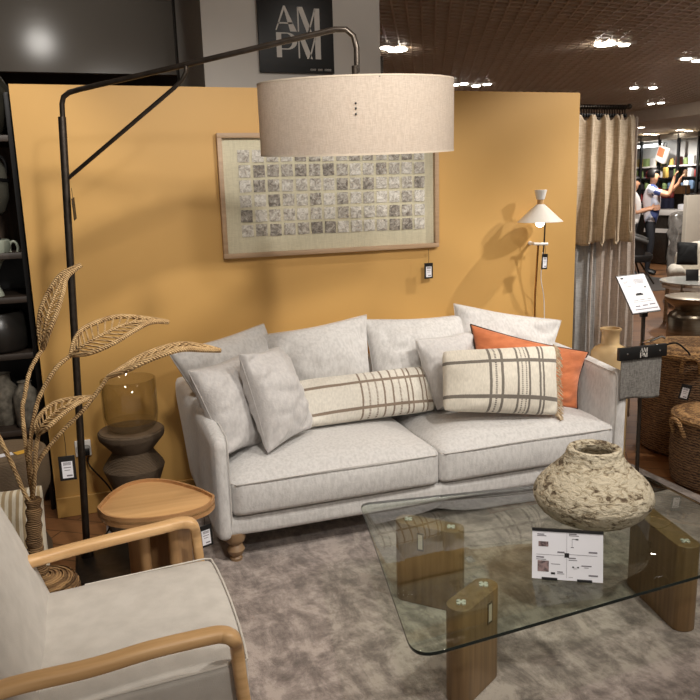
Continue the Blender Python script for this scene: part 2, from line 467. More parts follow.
def weave_mat(name, c, c2, scale=300, trans=0.0, rough=.9):
    """plain linen weave from two crossed waves; optional light passing through"""
    m, nt, out = new_mat(name)
    p = N(nt, 'ShaderNodeBsdfPrincipled', Roughness=rough)
    co = coords(nt)
    n1 = N(nt, 'ShaderNodeTexNoise', Scale=scale*.12, Detail=4); nt.links.new(coords(nt, (1, 1, 9)), n1.inputs['Vector'])
    n2 = N(nt, 'ShaderNodeTexNoise', Scale=scale*.12, Detail=4); nt.links.new(coords(nt, (5, 5, .6)), n2.inputs['Vector'])
    ad = N(nt, 'ShaderNodeMath', operation='ADD'); nt.links.new(n1.outputs['Fac'], ad.inputs[0]); nt.links.new(n2.outputs['Fac'], ad.inputs[1])
    r = N(nt, 'ShaderNodeValToRGB'); r.color_ramp.elements[0].position = .8; r.color_ramp.elements[1].position = 1.2
    dv = N(nt, 'ShaderNodeMath', operation='MULTIPLY_ADD'); dv.inputs[1].default_value = 2.2; dv.inputs[2].default_value = -1.7
    nt.links.new(ad.outputs[0], dv.inputs[0])
    r.color_ramp.elements[0].position = .2; r.color_ramp.elements[1].position = .8
    r.color_ramp.elements[0].color = c2; r.color_ramp.elements[1].color = c
    nt.links.new(dv.outputs[0], r.inputs['Fac']); nt.links.new(r.outputs['Color'], p.inputs['Base Color'])
    bp = N(nt, 'ShaderNodeBump', Strength=.3, Distance=.002); nt.links.new(ad.outputs[0], bp.inputs['Height']); nt.links.new(bp.outputs['Normal'], p.inputs['Normal'])
    if trans:
        t = N(nt, 'ShaderNodeBsdfTranslucent'); nt.links.new(r.outputs['Color'], t.inputs['Color'])
        mx = N(nt, 'ShaderNodeMixShader'); mx.inputs[0].default_value = trans
        nt.links.new(p.outputs[0], mx.inputs[1]); nt.links.new(t.outputs[0], mx.inputs[2]); nt.links.new(mx.outputs[0], out.inputs[0])
    else: nt.links.new(p.outputs[0], out.inputs[0])
    return m

def ceramic_mat():
    m, nt, out = new_mat('pitted cream ceramic')
    p = N(nt, 'ShaderNodeBsdfPrincipled', Roughness=.85); nt.links.new(p.outputs[0], out.inputs[0])
    a = N(nt, 'ShaderNodeTexNoise', Scale=34, Detail=7, Roughness=.62, Distortion=.8); nt.links.new(coords(nt, (1, 1, 2.1)), a.inputs['Vector'])
    b = N(nt, 'ShaderNodeTexNoise', Scale=7, Detail=5); nt.links.new(coords(nt, (1, 1, 2.6)), b.inputs['Vector'])
    ad = N(nt, 'ShaderNodeMath', operation='MULTIPLY_ADD'); ad.inputs[1].default_value = .55
    nt.links.new(b.outputs['Fac'], ad.inputs[0]); nt.links.new(a.outputs['Fac'], ad.inputs[2])
    r = N(nt, 'ShaderNodeValToRGB'); e = r.color_ramp.elements
    e[0].position = .62; e[0].color = lin(88, 72, 54); e[1].position = .80; e[1].color = lin(196, 184, 160)
    k = e.new(.70); k.color = lin(164, 150, 124)
    nt.links.new(ad.outputs[0], r.inputs['Fac']); nt.links.new(r.outputs['Color'], p.inputs['Base Color'])
    bp = N(nt, 'ShaderNodeBump', Strength=1.0, Distance=.014); nt.links.new(ad.outputs[0], bp.inputs['Height']); nt.links.new(bp.outputs['Normal'], p.inputs['Normal'])
    return m

def seagrass_mat(name, c, c2):
    m, nt, out = new_mat(name)
    p = N(nt, 'ShaderNodeBsdfPrincipled', Roughness=.8); nt.links.new(p.outputs[0], out.inputs[0])
    w = N(nt, 'ShaderNodeTexWave', Scale=22, Distortion=5, Detail=3); w.bands_direction = 'Z'; w.inputs['Detail Scale'].default_value = 3
    nt.links.new(coords(nt), w.inputs['Vector'])
    a = N(nt, 'ShaderNodeTexNoise', Scale=36, Detail=5, Roughness=.7); nt.links.new(coords(nt, (1, 1, 2.6)), a.inputs['Vector'])
    ad = N(nt, 'ShaderNodeMath', operation='MULTIPLY_ADD'); ad.inputs[1].default_value = .4
    nt.links.new(w.outputs['Fac'], ad.inputs[0]); nt.links.new(a.outputs['Fac'], ad.inputs[2])
    r = N(nt, 'ShaderNodeValToRGB'); e = r.color_ramp.elements
    e[0].position = .45; e[0].color = c2; e[1].position = .95; e[1].color = c
    nt.links.new(ad.outputs[0], r.inputs['Fac']); nt.links.new(r.outputs['Color'], p.inputs['Base Color'])
    bp = N(nt, 'ShaderNodeBump', Strength=1, Distance=.012); nt.links.new(ad.outputs[0], bp.inputs['Height']); nt.links.new(bp.outputs['Normal'], p.inputs['Normal'])
    return m

def tile_mat():
    """square of silvery paper, its tone and grain different from square to square"""
    m, nt, out = new_mat('silvery bark paper')
    p = N(nt, 'ShaderNodeBsdfPrincipled', Roughness=.5); nt.links.new(p.outputs[0], out.inputs[0])
    oi = N(nt, 'ShaderNodeObjectInfo'); tc = N(nt, 'ShaderNodeTexCoord')
    ad = N(nt, 'ShaderNodeVectorMath', operation='ADD'); sc = N(nt, 'ShaderNodeMath', operation='MULTIPLY'); sc.inputs[1].default_value = 40
    nt.links.new(oi.outputs['Random'], sc.inputs[0]); nt.links.new(tc.outputs['Object'], ad.inputs[0]); nt.links.new(sc.outputs[0], ad.inputs[1])
    ns = N(nt, 'ShaderNodeTexNoise', Scale=42, Detail=5, Roughness=.7, Distortion=.9); nt.links.new(ad.outputs[0], ns.inputs['Vector'])
    sh = N(nt, 'ShaderNodeMapRange'); sh.inputs[3].default_value = -.13; sh.inputs[4].default_value = .12
    nt.links.new(oi.outputs['Random'], sh.inputs[0])
    s = N(nt, 'ShaderNodeMath', operation='ADD'); nt.links.new(ns.outputs['Fac'], s.inputs[0]); nt.links.new(sh.outputs[0], s.inputs[1])
    r = N(nt, 'ShaderNodeValToRGB'); e = r.color_ramp.elements
    e[0].position = .3; e[0].color = lin(112, 104, 98); e[1].position = .66; e[1].color = lin(226, 221, 215); k = e.new(.45); k.color = lin(170, 162, 154)
    nt.links.new(s.outputs[0], r.inputs['Fac']); nt.links.new(r.outputs['Color'], p.inputs['Base Color'])
    bp = N(nt, 'ShaderNodeBump', Strength=.8, Distance=.006); nt.links.new(ns.outputs['Fac'], bp.inputs['Height']); nt.links.new(bp.outputs['Normal'], p.inputs['Normal'])
    return m

RUG = rug_mat(); FLOORW = floor_mat(); CERAMIC = ceramic_mat(); TILE = tile_mat()
SHADE = weave_mat('oatmeal linen shade', lin(214, 201, 187), lin(200, 186, 171), 520, trans=.35)
SHADEIN = mat('white shade lining', lin(226, 214, 196), rough=.8)
SWATCH = weave_mat('grey herringbone swatch', lin(132, 128, 122), lin(96, 92, 88), 420)
MOUNT = weave_mat('beige linen mount', lin(220, 212, 188), lin(210, 202, 178), 260)
FRAMEW = wood_mat('pale ash moulding', lin(186, 156, 124), lin(168, 138, 108), axis=0, scale=2.2, rough=.5)
BSKT = seagrass_mat('dark seagrass', lin(152, 114, 78), lin(50, 33, 21))
LID = seagrass_mat('tan seagrass', lin(204, 160, 106), lin(104, 72, 44))
DRAPEB = weave_mat('beige slub linen', lin(196, 178, 154), lin(172, 154, 130), 220)
DRAPEG = weave_mat('slate grey linen', lin(178, 176, 174), lin(154, 152, 150), 220)
DRAPEP = weave_mat('blush linen', lin(216, 202, 190), lin(196, 182, 170), 220)

# ------------------------------------------------------------------ setting
def struct(o): o['kind'] = 'structure'; return o
WY = 3.95
fl = MB().box((-4, -2, -.05), (20, 20, 0)).build('floor', FLOORW, smooth=False); struct(fl)
wb = MB().box((-.262, WY, 0), (2.815, WY+.1, 2.122)).build('wall_back', WALLY, smooth=False); struct(wb)
bbd = MB().box((-.262, WY-.014, 0), (2.815, WY, .105), bev=.003).build('baseboard_back', SKIRT, smooth=False); struct(bbd)

# open mesh ceiling: thin crossing blades under a dark void
CEILB = mat('taupe ceiling blades', lin(222, 204, 184), lin(214, 196, 176), rough=.35, metal=.1)
VOID = mat('taupe ceiling void', lin(208, 190, 170), rough=.9)
mb = MB()
def blades(ang, pitch, z0, z1, th):
    d = V((math.cos(ang), math.sin(ang), 0)); n = V((-d.y, d.x, 0)); c0 = V((4.5, 9.5, 0))
    k = -int(13/pitch)
    while k*pitch < 13:
        p = c0+n*(k*pitch); lo, hi = None, None
        # clip the blade to the ceiling field
        ts = []
        for ax, (mn, mx) in enumerate(((-3.0, 10.7), (4.2, 17.0))):
            if abs(d[ax]) > 1e-6: ts.append(sorted(((mn-p[ax])/d[ax], (mx-p[ax])/d[ax])))
            elif not mn <= p[ax] <= mx: ts.append((1, 0))
        a = max(t[0] for t in ts); b = min(t[1] for t in ts)
        if b-a > .1:
            q0 = p+d*a; q1 = p+d*b; h = n*th/2
            vs = [mb.bm.verts.new((q+s*h)[:2]+(z,)) for q in (q0, q1) for s in (-1, 1) for z in (z0, z1)]
            for f in ((0, 1, 5, 4), (2, 6, 7, 3), (0, 4, 6, 2), (1, 3, 7, 5)): mb.bm.faces.new([vs[i] for i in f])
        k += 1
blades(math.radians(5), .115, 3.0, 3.03, .013)
blades(math.radians(65), .115, 3.002, 3.03, .013)
blades(math.radians(125), .115, 3.004, 3.03, .013)
cl = mb.build('ceiling', CEILB, smooth=False); struct(cl)
cv = MB().box((-4, -2, 3.16), (20, 20, 3.2)).build('ceiling_void', VOID, smooth=False); struct(cv)
SOFFIT = mat('warm white soffit', lin(232, 220, 204), rough=.8)
so = MB().box((10.75, 8, 2.78), (20, 20, 3.16)).build('ceiling_soffit', SOFFIT, smooth=False); struct(so)

COLW = mat('white painted column', lin(206, 200, 192), lin(200, 194, 186), rough=.7, vs=2)
pc = MB().box((.738, 4.6, 0), (1.822, 5.68, 3.16)).build('wall_column', COLW, smooth=False); struct(pc)
BULK = mat('glossy taupe bulkhead', lin(150, 142, 132), lin(144, 136, 126), rough=.19, vs=1)
bk = MB().box((-4, 6.0, 2.475), (.80, 6.06, 2.985)).build('wall_bulkhead', BULK, smooth=False); struct(bk)
PERF = mat('dark slotted steel', lin(60, 54, 48), rough=.5)
mb = MB().box((.755, 5.9, 2.2), (.80, 5.98, 3.15))
for k in range(14): mb.box((.767, 5.897, 2.3+k*.06), (.788, 5.9, 2.33+k*.06))
struct(mb.build('trim_1', PERF, smooth=False))
DARKW = mat('dark stock wall', lin(70, 62, 54), lin(60, 52, 46), rough=.8)
dw = MB().box((-4, 8.0, 0), (3.2, 8.1, 3.16)).build('wall_stock', DARKW, smooth=False); struct(dw)
lw = MB().box((-4.1, -2, 0), (-4.0, 8.1, 3.16)).build('wall_left', DARKW, smooth=False); struct(lw)

FARW = mat('far shop wall', lin(150, 138, 124), rough=.8)
struct(MB().box((3.1, 18.7, 0), (14.3, 18.8, 3.16)).build('wall_far', FARW, smooth=False))
struct(MB().box((14.2, -2, 0), (14.3, 18.7, 3.16)).build('wall_right', FARW, smooth=False))
# rug
mb = MB().prism(round_poly([(-.07, .9), (2.93, .9), (2.86, 3.42), (-.03, 3.80)], .02), 0.001, .012, bev=.004)
rug = tag(mb.build('area_rug', RUG, angle=60), 'large mauve grey abstract rug under the glass coffee table', 'rug')

# wall socket
t = thing('wall_socket', 'white double wall socket low on the yellow wall behind the lamp pole', 'socket', (-0.1075, 3.9500, 0.3538))
x0 = (-0.1454, 3.9450, 0.3608)[0]; x1 = (-0.0681, 3.9450, 0.3606)[0]; zz = (-0.1073, 3.9450, 0.3554)[2]
MB().box((x0, WY-.014, zz-.042), (x1, WY, zz+.042), bev=.004).build('plate', WHITEP, t)
mb = MB()
for xx in (x0+.022, x1-.022): mb.lathe([(.0, .001), (.017, .001), (.019, .004), (.019, 0)], M=Matrix.Translation((xx, WY-.0135, zz)) @ Matrix.Rotation(PI/2, 4, 'X'), seg=20)
mb.build('outlet', mat('socket grey', lin(190, 186, 180), rough=.5), t)

# ------------------------------------------------------------------ sofa
SX0, SX1, SYF, SYB = .425, 2.520, 3.06, 3.90
sofa = thing('sofa', 'large ivory velvet three seat sofa on turned legs against the yellow wall', 'sofa', (1.48, 3.48, 0))
def soft_noise(a): return lambda p, q: p+V((noise.noise(p*4)*a, noise.noise(p*4+V((9, 0, 0)))*a, noise.noise(p*4+V((0, 7, 0)))*a))
MB().sbox((SX0+.005, SYF+.015, .13), (SX1-.005, SYB, .235), .035, n=10).build('base', SOFA, sofa)
def arm(x0, x1, sgn, h):
    def fn(p, q):
        f = (p.y-SYF)/(SYB-SYF)
        p.z += ((.70-h)*f+.010*math.sin(PI*f))*max(0, (p.z-.13)/.48)
        p.x += sgn*.055*max(0, f)**1.3*min(1, max(0, (p.z-.1)/.5))
        p.x += noise.noise(p*4)*.004
        return p
    o = MB().sbox((x0, SYF-.012, .13), (x1, SYB, h), .036, n=18, fn=fn).build('armrest', SOFA, sofa, angle=80)
    xs = x1-.006 if sgn < 0 else x0+.006
    pts = [(xs-sgn*0, SYF+.0, .2), (xs, SYF-.006, .45), (xs, SYF-.004, h-.027), (xs, SYF+.03, h-.002)]
    for k in range(9):
        f = .05+k*.1; pts.append((xs+sgn*.055*f**1.3, SYF+f*(SYB-SYF), h-.007+(.70-h)*f+.010*math.sin(PI*f)))
    MB().tube(bez(pts, 3), .003, seg=6).build('piping', SOFAP, o)
arm(SX0-.004, SX0+.066, -1, .602)
arm(SX1-.074, SX1, 1, .672)
MB().sbox((SX0+.06, SYB-.10, .18), (SX1-.06, SYB, .715), .045, n=10).build('backrest', SOFA, sofa)
XM = 1.475
for xa, xb in ((SX0+.067, XM-.002), (XM+.002, SX1-.071)):
    def fn(p, q, xa=xa, xb=xb):
        f = max(0, 1-((p.y-SYF)/.1))
        p.y -= .018*(1-q.x**4)*max(0, -q.y)*(1-q.z**2)
        return p+V((0, 0, noise.noise(p*3.5)*.010*(q.z > .5)))
    c = MB().sbox((xa, SYF-.005, .232), (xb, SYB-.09, .405), .028, n=20, puff=.068, fn=fn).build('seat_cushion', SOFA, sofa, angle=80)
    for zz, ins in ((.385, .0),):
        pts = [(xa+.012, SYF+.25, zz+.012), (xa+.004, SYF+.02, zz)]+[(lerp(xa+.02, xb-.02, k/24), SYF-.006-.018*(1-(k/12-1)**4)*.8, zz+.010*math.sin(PI*k/24)) for k in range(25)]+[(xb-.004, SYF+.02, zz), (xb-.012, SYF+.25, zz+.012)]
        MB().tube(pts, .0032, seg=6).build('piping', SOFAP, c)
def turned_leg(x, y):
    MB().lathe([(0, 0), (.026, 0), (.028, .012), (.022, .02), (.034, .034), (.040, .05), (.032, .068), (.026, .076), (.040, .09), (.046, .105), (.046, .135), (0, .135)],
               c=(x, y, .012), seg=24).build('foot', TURNED, sofa)
for x, y in ((.505, 3.125), (2.455, 3.125), (.505, 3.84), (2.455, 3.84)): turned_leg(x, y)
BCS = [
    (((0.3100, 3.5200, 0.8969), (0.8327, 3.8000, 0.9457), (.98, 3.70, .43), (.52, 3.50, .44)), .20),
    (((0.7884, 3.7300, 0.8985), (1.3920, 3.7800, 0.9509), (1.36, 3.60, .43), (.86, 3.60, .43)), .22),
    (((1.3612, 3.7600, 0.9292), (1.9909, 3.7800, 0.9032), (1.86, 3.60, .43), (1.36, 3.60, .43)), .22),
    (((1.9136, 3.8000, 0.9688), (2.5763, 3.7200, 0.8297), (2.36, 3.56, .43), (1.86, 3.62, .43)), .20)]
for i, (cs, th) in enumerate(BCS):
    o, ring = pillow('back_cushion', cs, th, SOFA, sofa, seed=i+1, wrinkle=.015, pinch=.09, crown=.002, round_c=.04)
    MB().tube(ring+ring[:1], .0018, seg=6, caps=False).build('piping', SOFA, o)

# loose cushions on the sofa
def loose(name, label, cat, cs, th, m, piping=None, **kw):
    o, ring = pillow(name, cs, th, m, None, **kw)
    tag(o, label, cat, 'scatter cushions on the sofa')
    if piping: MB().tube(ring+ring[:1], .0038 if piping is DARKPIPE else .0014, seg=6, caps=False).build('piping', piping, o)
    return o, ring
loose('scatter_cushion', 'pale grey square cushion leaning on the left arm of the sofa', 'cushion',
      ((0.3697, 3.3000, 0.8527), (0.6585, 3.5000, 0.8670), (0.6962, 3.3600, 0.4435), (0.4995, 3.2000, 0.4705)), .20, GREYP, GREYP, seed=11, wrinkle=.016, round_c=.05)
loose('scatter_cushion', 'pale grey square cushion tilted on its corner in front of the left cushions', 'cushion',
      ((0.5874, 3.2400, 0.9192), (0.8155, 3.4200, 0.9008), (0.9345, 3.3300, 0.5042), (0.6773, 3.1500, 0.4705)), .21, GREYP, GREYP, seed=12, wrinkle=.017, round_c=.05)
LUMB = stripe_mat('cream lumbar weave', lin(222, 216, 204), lin(112, 88, 66),
                  [(k, .0065) for k in (.43, .48, .535, .59, .655, .71, .767, .805, .887, .925)],
                  [(.20, .030), (.74, .030)], dashes=[(.48, .0065), (.535, .0065), (.71, .0065)])
loose('lumbar_cushion', 'long cream lumbar cushion with brown woven stripes lying across the middle of the sofa', 'cushion',
      ((0.9108, 3.5000, 0.6977), (1.6348, 3.5600, 0.6858), (1.6286, 3.4400, 0.4779), (0.8890, 3.3800, 0.4956)), .15, LUMB, LUMB, seed=13, wrinkle=.006, pinch=.04)
loose('scatter_cushion', 'small pale grey cushion behind the cream striped cushion on the right of the sofa', 'cushion',
      ((1.5501, 3.5200, 0.8453), (1.9218, 3.5800, 0.8503), (1.8892, 3.4600, 0.4679), (1.6304, 3.4200, 0.4776)), .16, GREYP, GREYP, seed=14, wrinkle=.014)
loose('scatter_cushion', 'burnt orange linen cushion with dark piping against the right arm of the sofa', 'cushion',
      ((1.8930, 3.5600, 0.8885), (2.5028, 3.3600, 0.7154), (2.3725, 3.2600, 0.4397), (1.8547, 3.4400, 0.4609)), .17, ORANGE, DARKPIPE, seed=15, wrinkle=.016, round_c=.02)
U = [(.375, .011), (.42, .008), (.47, .011), (.60, .009), (.635, .006), (.67, .006), (.70, .009), (.80, .010), (.835, .009)]
STRP = stripe_mat('cream fringed weave', lin(216, 208, 193), lin(76, 66, 58), U, [(.22, .028), (.75, .026)], dashes=[(.42, .008), (.635, .006), (.67, .006)])
sc, ring = loose('fringed_cushion', 'cream cushion with dark woven stripes and a fringed edge on the right of the sofa', 'cushion',
      ((1.6310, 3.3600, 0.8049), (2.2232, 3.2600, 0.7956), (2.1575, 3.1300, 0.4669), (1.5672, 3.2200, 0.5393)), .17, STRP, None, seed=16, wrinkle=.007, pinch=.05)
FR = mat('frayed natural yarn', lin(196, 176, 148), lin(150, 128, 100), rough=.95, vs=60)
mb = MB(); TR = V((2.2232, 3.2600, 0.7956)); BR = V((2.1575, 3.1300, 0.4669)); n = 33
right_edge = ring[n-1:2*n-1]
for k in range(len(right_edge)*2):
    p = V(right_edge[min(len(right_edge)-1, k//2)]); d = V((.02+random.random()*.014, -.01, -.012-random.random()*.016))
    p = p+V((0, 0, random.uniform(-.006, .006)))
    mb.tube([p-d*.2, p+d*.5, p+d+V((0, 0, -.008))], [.0032, .003, .0018], seg=5)
q = V(BR)
for k in range(7):
    a = random.uniform(-.5, .5); mb.tube([q, q+V((.008+.01*a, -.012, -.006)), q+V((.014+.02*a, -.02, -.02))], [.004, .004, .002], seg=5)
mb.build('fringe', FR, sc)

# ------------------------------------------------------------------ logo strokes (tall thick-and-thin capitals), in units of the sign photo
LOGO = [[(118, 160), (124, 160), (166, 56), (160, 42)], [(160, 40), (170, 40), (226, 165), (192, 165)], [(132, 121), (206, 121), (206, 128), (130, 128)],
        [(231, 42), (238, 42), (238, 165), (231, 165)], [(232, 42), (258, 42), (304, 165), (276, 165)], [(318, 47), (345, 47), (345, 165), (318, 165)], [(284, 165), (291, 165), (323, 60), (318, 47)],
        [(120, 171), (146, 171), (146, 294), (120, 294)],
        [(231, 180), (238, 180), (238, 297), (231, 297)], [(232, 180), (258, 180), (304, 299), (276, 299)], [(318, 180), (347, 180), (347, 299), (318, 299)], [(284, 299), (291, 299), (323, 194), (318, 180)]]
def bowl():
    o = []; i = []
    for k in range(13):
        a = PI/2-PI*k/12
        o.append((176+math.cos(a)*50, 213-math.sin(a)*42)); i.append((170+math.cos(a)*32, 213-math.sin(a)*37))
    return o, i
def logo(mb, place):
    """place(u, v) maps sign units to a point in space"""
    for st in LOGO: mb.poly([place(u, v) for u, v in st])
    o, i = bowl()
    for k in range(12): mb.poly([place(*o[k]), place(*o[k+1]), place(*i[k+1]), place(*i[k])])
    mb.poly([place(*p) for p in ((146, 171), (176, 171), (176, 177), (146, 177))])
    mb.poly([place(*p) for p in ((146, 249), (176, 249), (176, 255), (146, 255))])

# sign on the column
t = thing('shop_sign', 'square black sign with pale thick-and-thin capitals on the white column', 'sign', (1.287, 4.58, 2.29))
MB().box((1.060, 4.578, 2.292), (1.515, 4.599, 2.735), bev=.002).build('board', BLACK, t)
sgn = lambda u, v: V((1.06+(u-33)*.00119, 4.5765, 2.292+(370-v)*.00112))
mb = MB(); logo(mb, sgn); tag(mb.build('lettering', LETTER, t, smooth=False), 'pale grey capitals AM over PM')
mb = MB()
for w0, w1 in ((290, 322), (330, 358), (364, 404)):
    u = w0
    while u < w1-4:
        for pc in (((u, 347), (u+2, 347), (u+2, 358), (u, 358)), ((u, 347), (u+4, 347), (u+4, 349), (u, 349))): mb.poly([sgn(*p) for p in pc])
        u += 6
mb.build('strapline', LETTER, t, smooth=False)

# ------------------------------------------------------------------ price tags
def hang_tag(top, drop, rz, label, tilt=0, host=None):
    """black card with a white sticker hanging on a cord"""
    t = thing('price_tag', label, 'price tag', top, 'black hanging price tags')
    M = Matrix.Translation(V(top)) @ Matrix.Rotation(rz, 4, 'Z') @ Matrix.Rotation(tilt, 4, 'Y')
    c = MB().box((-.027, -.0012, -drop-.088), (.027, .0012, -drop), bev=.0008, seg=1, M=M).build('card', BLACK, t)
    s = MB().box((-.0175, -.0022, -drop-.079), (.0175, -.0013, -drop-.020), M=M).build('sticker', PAPER, c, smooth=False)
    mb = MB()
    def bar(x0, x1, z0, z1):
        mb.box((x0, -.0026, -drop-z1), (x1, -.0022, -drop-z0), M=M)
    for k in range(9): bar(-.012+k*.0028, -.0105+k*.0028, .022, .033)
    bar(-.012, .012, .040, .0425); bar(-.010, .008, .050, .052); bar(-.004, .014, .068, .073)
    mb.build('print', INK, c, smooth=False)
    MB().tube([M @ V((.0, 0, 0)), M @ V((.0015, 0, -drop*.5)), M @ V((0, 0, -drop-.006))], .0012, seg=6).build('string', BLACK, t)
    return t

# ------------------------------------------------------------------ framed collage
t = thing('framed_collage', 'wide ash framed collage of small silvery paper squares on the yellow wall', 'picture', (1.278, WY, 1.275))
FX0, FX1, FZ0, FZ1 = .668, 1.886, 1.275, 1.900
fr = MB()
w, dp = .024, .036
for lo, hi in (((FX0, FZ0), (FX1, FZ0+w)), ((FX0, FZ1-w), (FX1, FZ1)), ((FX0, FZ0+w), (FX0+w, FZ1-w)), ((FX1-w, FZ0+w), (FX1, FZ1-w))):
    fr.box((lo[0], WY-dp, lo[1]), (hi[0], WY-.001, hi[1]), bev=.002)
fr.build('frame', FRAMEW, t)
MB().box((FX0+w, WY-.010, FZ0+w), (FX1-w, WY-.004, FZ1-w)).build('mount_board', MOUNT, t, smooth=False)
b = MB()
def crumple(mb, s):
    n = 6; g = [[mb.bm.verts.new(((i/n-.5)*.061+noise.noise(V((i, j, s)))*.0015, -.003-abs(noise.noise(V((i*.7, j*.7, s+5))))*.006-.002*math.sin(PI*i/n)*math.sin(PI*j/n), (j/n-.5)*.061+noise.noise(V((j, i, s+9)))*.0015)) for i in range(n+1)] for j in range(n+1)]
    for j in range(n):
        for i in range(n): mb.bm.faces.new((g[j][i], g[j][i+1], g[j+1][i+1], g[j+1][i]))
protos = []
for s in range(6):
    mb = MB(); crumple(mb, s*3.7); o = mb.build('tile', TILE, None, origin=(0, 0, 0), smooth=False); protos.append(o)
k = 0
for j in range(6):
    for i in range(14):
        o = protos[k] if k < 6 else protos[random.randrange(6)].copy()
        if k >= 6: COL.objects.link(o)
        o.parent = t; o.location = V((.802+i*.0750, WY-.0105, 1.788-j*.0752))-t.location+V((random.uniform(-.0015, .0015), 0, random.uniform(-.0015, .0015)))
        o.rotation_euler = (0, random.uniform(-.04, .04), 0); k += 1
MB().box((FX0+w-.002, WY-.030, FZ0+w-.002), (FX1-w+.002, WY-.028, FZ1-w+.002)).build('glass_pane', PANE, t, smooth=False)
hang_tag((1.8144, 3.9050, 1.2681), .078, .05, 'black price tag hanging below the right end of the framed collage')

# ------------------------------------------------------------------ arc floor lamp
t = thing('floor_lamp', 'tall dark metal floor lamp with a long bracketed arm and a wide oatmeal drum shade', 'floor lamp', (-.12, 3.36, .012))
MB().box((-.17, 3.12, .013), (.22, 3.48, .034), bev=.004).build('base', BLACKM, t)
PT = V((-0.0394, 3.3700, 1.9218)); PB = V((-.121, 3.37, .034))
mb = MB().tube([PB, PT], .0155, seg=16)
mb.lathe([(0, 0), (.028, 0), (.03, .05), (.016, .055), (0, .055)], c=PB, seg=20)
pole = mb.build('pole', BLACKM, t)
APX = [(62, 110), (62.5, 101), (68, 93), (80, 88)]
arm_pts = [PT-V((0, 0, .05)), V((-0.0344, 3.3700, 1.9717)), V((-0.0261, 3.3650, 1.9979)), V((-0.0037, 3.3550, 2.0140)), V((0.0386, 3.3300, 2.0236)), V((0.4261, 3.0800, 2.0871)), V((0.9169, 2.7500, 2.1663)), V((0.9517, 2.7300, 2.1638)), V((0.9751, 2.7180, 2.1405)), V((0.9839, 2.7140, 2.0996)), V((0.9834, 2.7140, 2.0146))]
def soft(pts, keep):
    return pts
armo = MB().tube(arm_pts[:5]+arm_pts[5:], .0105, seg=14).build('arm', BLACKM, t)
BP = [V((-0.0383, 3.3700, 1.6834)), V((0.3780, 3.1050, 2.0045)), V((0.4084, 3.0900, 2.0321)), V((0.4242, 3.0800, 2.0600)), V((0.4260, 3.0800, 2.0853))]
MB().tube(BP, .0085, seg=12).build('brace', BLACKM, t)
SC0 = V((.976, 2.714, 0)); SR = .353
tilt = math.radians(3.8); ax = V((math.cos(-.345), math.sin(-.345), 0))
SM = Matrix.Translation((SC0.x, SC0.y, 1.868)) @ Matrix.Rotation(tilt, 4, ax)
mb = MB().lathe([(SR-.004, -.131), (SR, -.131), (SR, .112), (SR-.004, .112), (SR-.004, -.131)], seg=96, M=SM)
sh = mb.build('lamp_shade', SHADE, t, angle=60)
mb = MB()
for z in (-.131, .112): mb.lathe([(SR-.005, z-.003), (SR+.0008, z-.003), (SR+.0008, z+.003), (SR-.005, z+.003), (SR-.005, z-.003)], seg=96, M=SM)
mb.build('shade_rim', mat('grey beige hem', lin(200, 185, 166), rough=.9), sh)
mb = MB().tube([SM @ V((0, 0, .17)), SM @ V((0, 0, .03))], .012, seg=12)
for k in range(3):
    a = 2*PI*k/3+.4; mb.tube([SM @ V((0, 0, .08)), SM @ V((math.cos(a)*SR, math.sin(a)*SR, .108))], .003, seg=6)
mb.build('shade_carrier', BLACKM, t)
BULB = emit_mat('warm lit bulb', (1, .86, .66, 1), 70)
MB().ball(SM @ V((0, 0, -.02)), .034, 20, (1, 1, 1.25)).build('bulb', BULB, t)
DOT = mb = MB()
for px, py in ((355.2, 110.5), (355.4, 115), (354.8, 119.5)):
    dirv = (SC0-V((0, 0, 0))).normalized(); base = V((0.8538, 2.3850, 1.8365))
for dz in (.016, .0, -.017):
    p = SM @ (Matrix.Rotation(0, 4, 'Z') @ V((-SR*.3389-.0008, -SR*.9408-.0012, .012+dz)))
    mb.ball(p, .0038, 10, (1, .4, 1))
mb.build('shade_stitch', BLACK, sh)
# flex from the base to the socket
MB().tube(bez([(-.10, 3.46, .03), (-.03, 3.62, .02), (.0, 3.80, .03), (.01, 3.90, .12), (-0.0823, 3.9200, 0.2633), (-0.0871, 3.9300, 0.3145)], 6), .004, seg=8).build('flex', BLACK, t)
MB().box(V((-0.0920, 3.9200, 0.3399))-V((.016, .016, .016)), V((-0.0920, 3.9200, 0.3399))+V((.016, .014, .016)), bev=.004).build('plug', BLACK, t)
hang_tag((-0.0305, 3.3400, 1.6430), .04, -1.75, 'black price tag hanging edge-on from the pole of the floor lamp', tilt=.12)

# ------------------------------------------------------------------ wall lamp
LY = 3.80
c = V((2.4654, 3.8000, 1.3944))
t = thing('wall_lamp', 'white conical wall lamp on a thin brass rod on the yellow wall', 'wall lamp', (c.x, WY, c.z))
R1 = .127
MB().lathe([(R1, 0), (R1+.001, .002), (.024, .098), (.022, .1), (.020, .098), (R1-.003, .001), (R1, 0)], c=c, seg=48).build('lamp_shade', mat('white enamel shade', lin(240, 234, 224), rough=.35), t, angle=60)
MB().lathe([(.0, .098), (.019, .098), (.019, .128), (0, .128)], c=c, seg=24).build('neck', OAK, t)
MB().lathe([(.020, .126), (.024, .128), (.035, .178), (.033, .18), (0, .176)], c=c, seg=32).build('cup', WHITEP, t)
MB().ball(c+V((0, 0, -.004)), .026, 18).build('bulb', emit_mat('warm white bulb', (1, .9, .74, 1), 9), t)
br = V((2.4947, 3.8400, 1.2659))
mb = MB().tube([br+V((-.042, .0, .002)), br+V((.050, 0, -.002))], .009, seg=12)
mb.tube([br+V((0, 0, 0)), V((br.x, WY-.002, br.z))], .008, seg=12)
mb.lathe([(0, 0), (.012, 0), (.012, .008), (0, .008)], M=Matrix.Translation((br.x, WY-.001, br.z)) @ Matrix.Rotation(PI/2, 4, 'X'), seg=24)
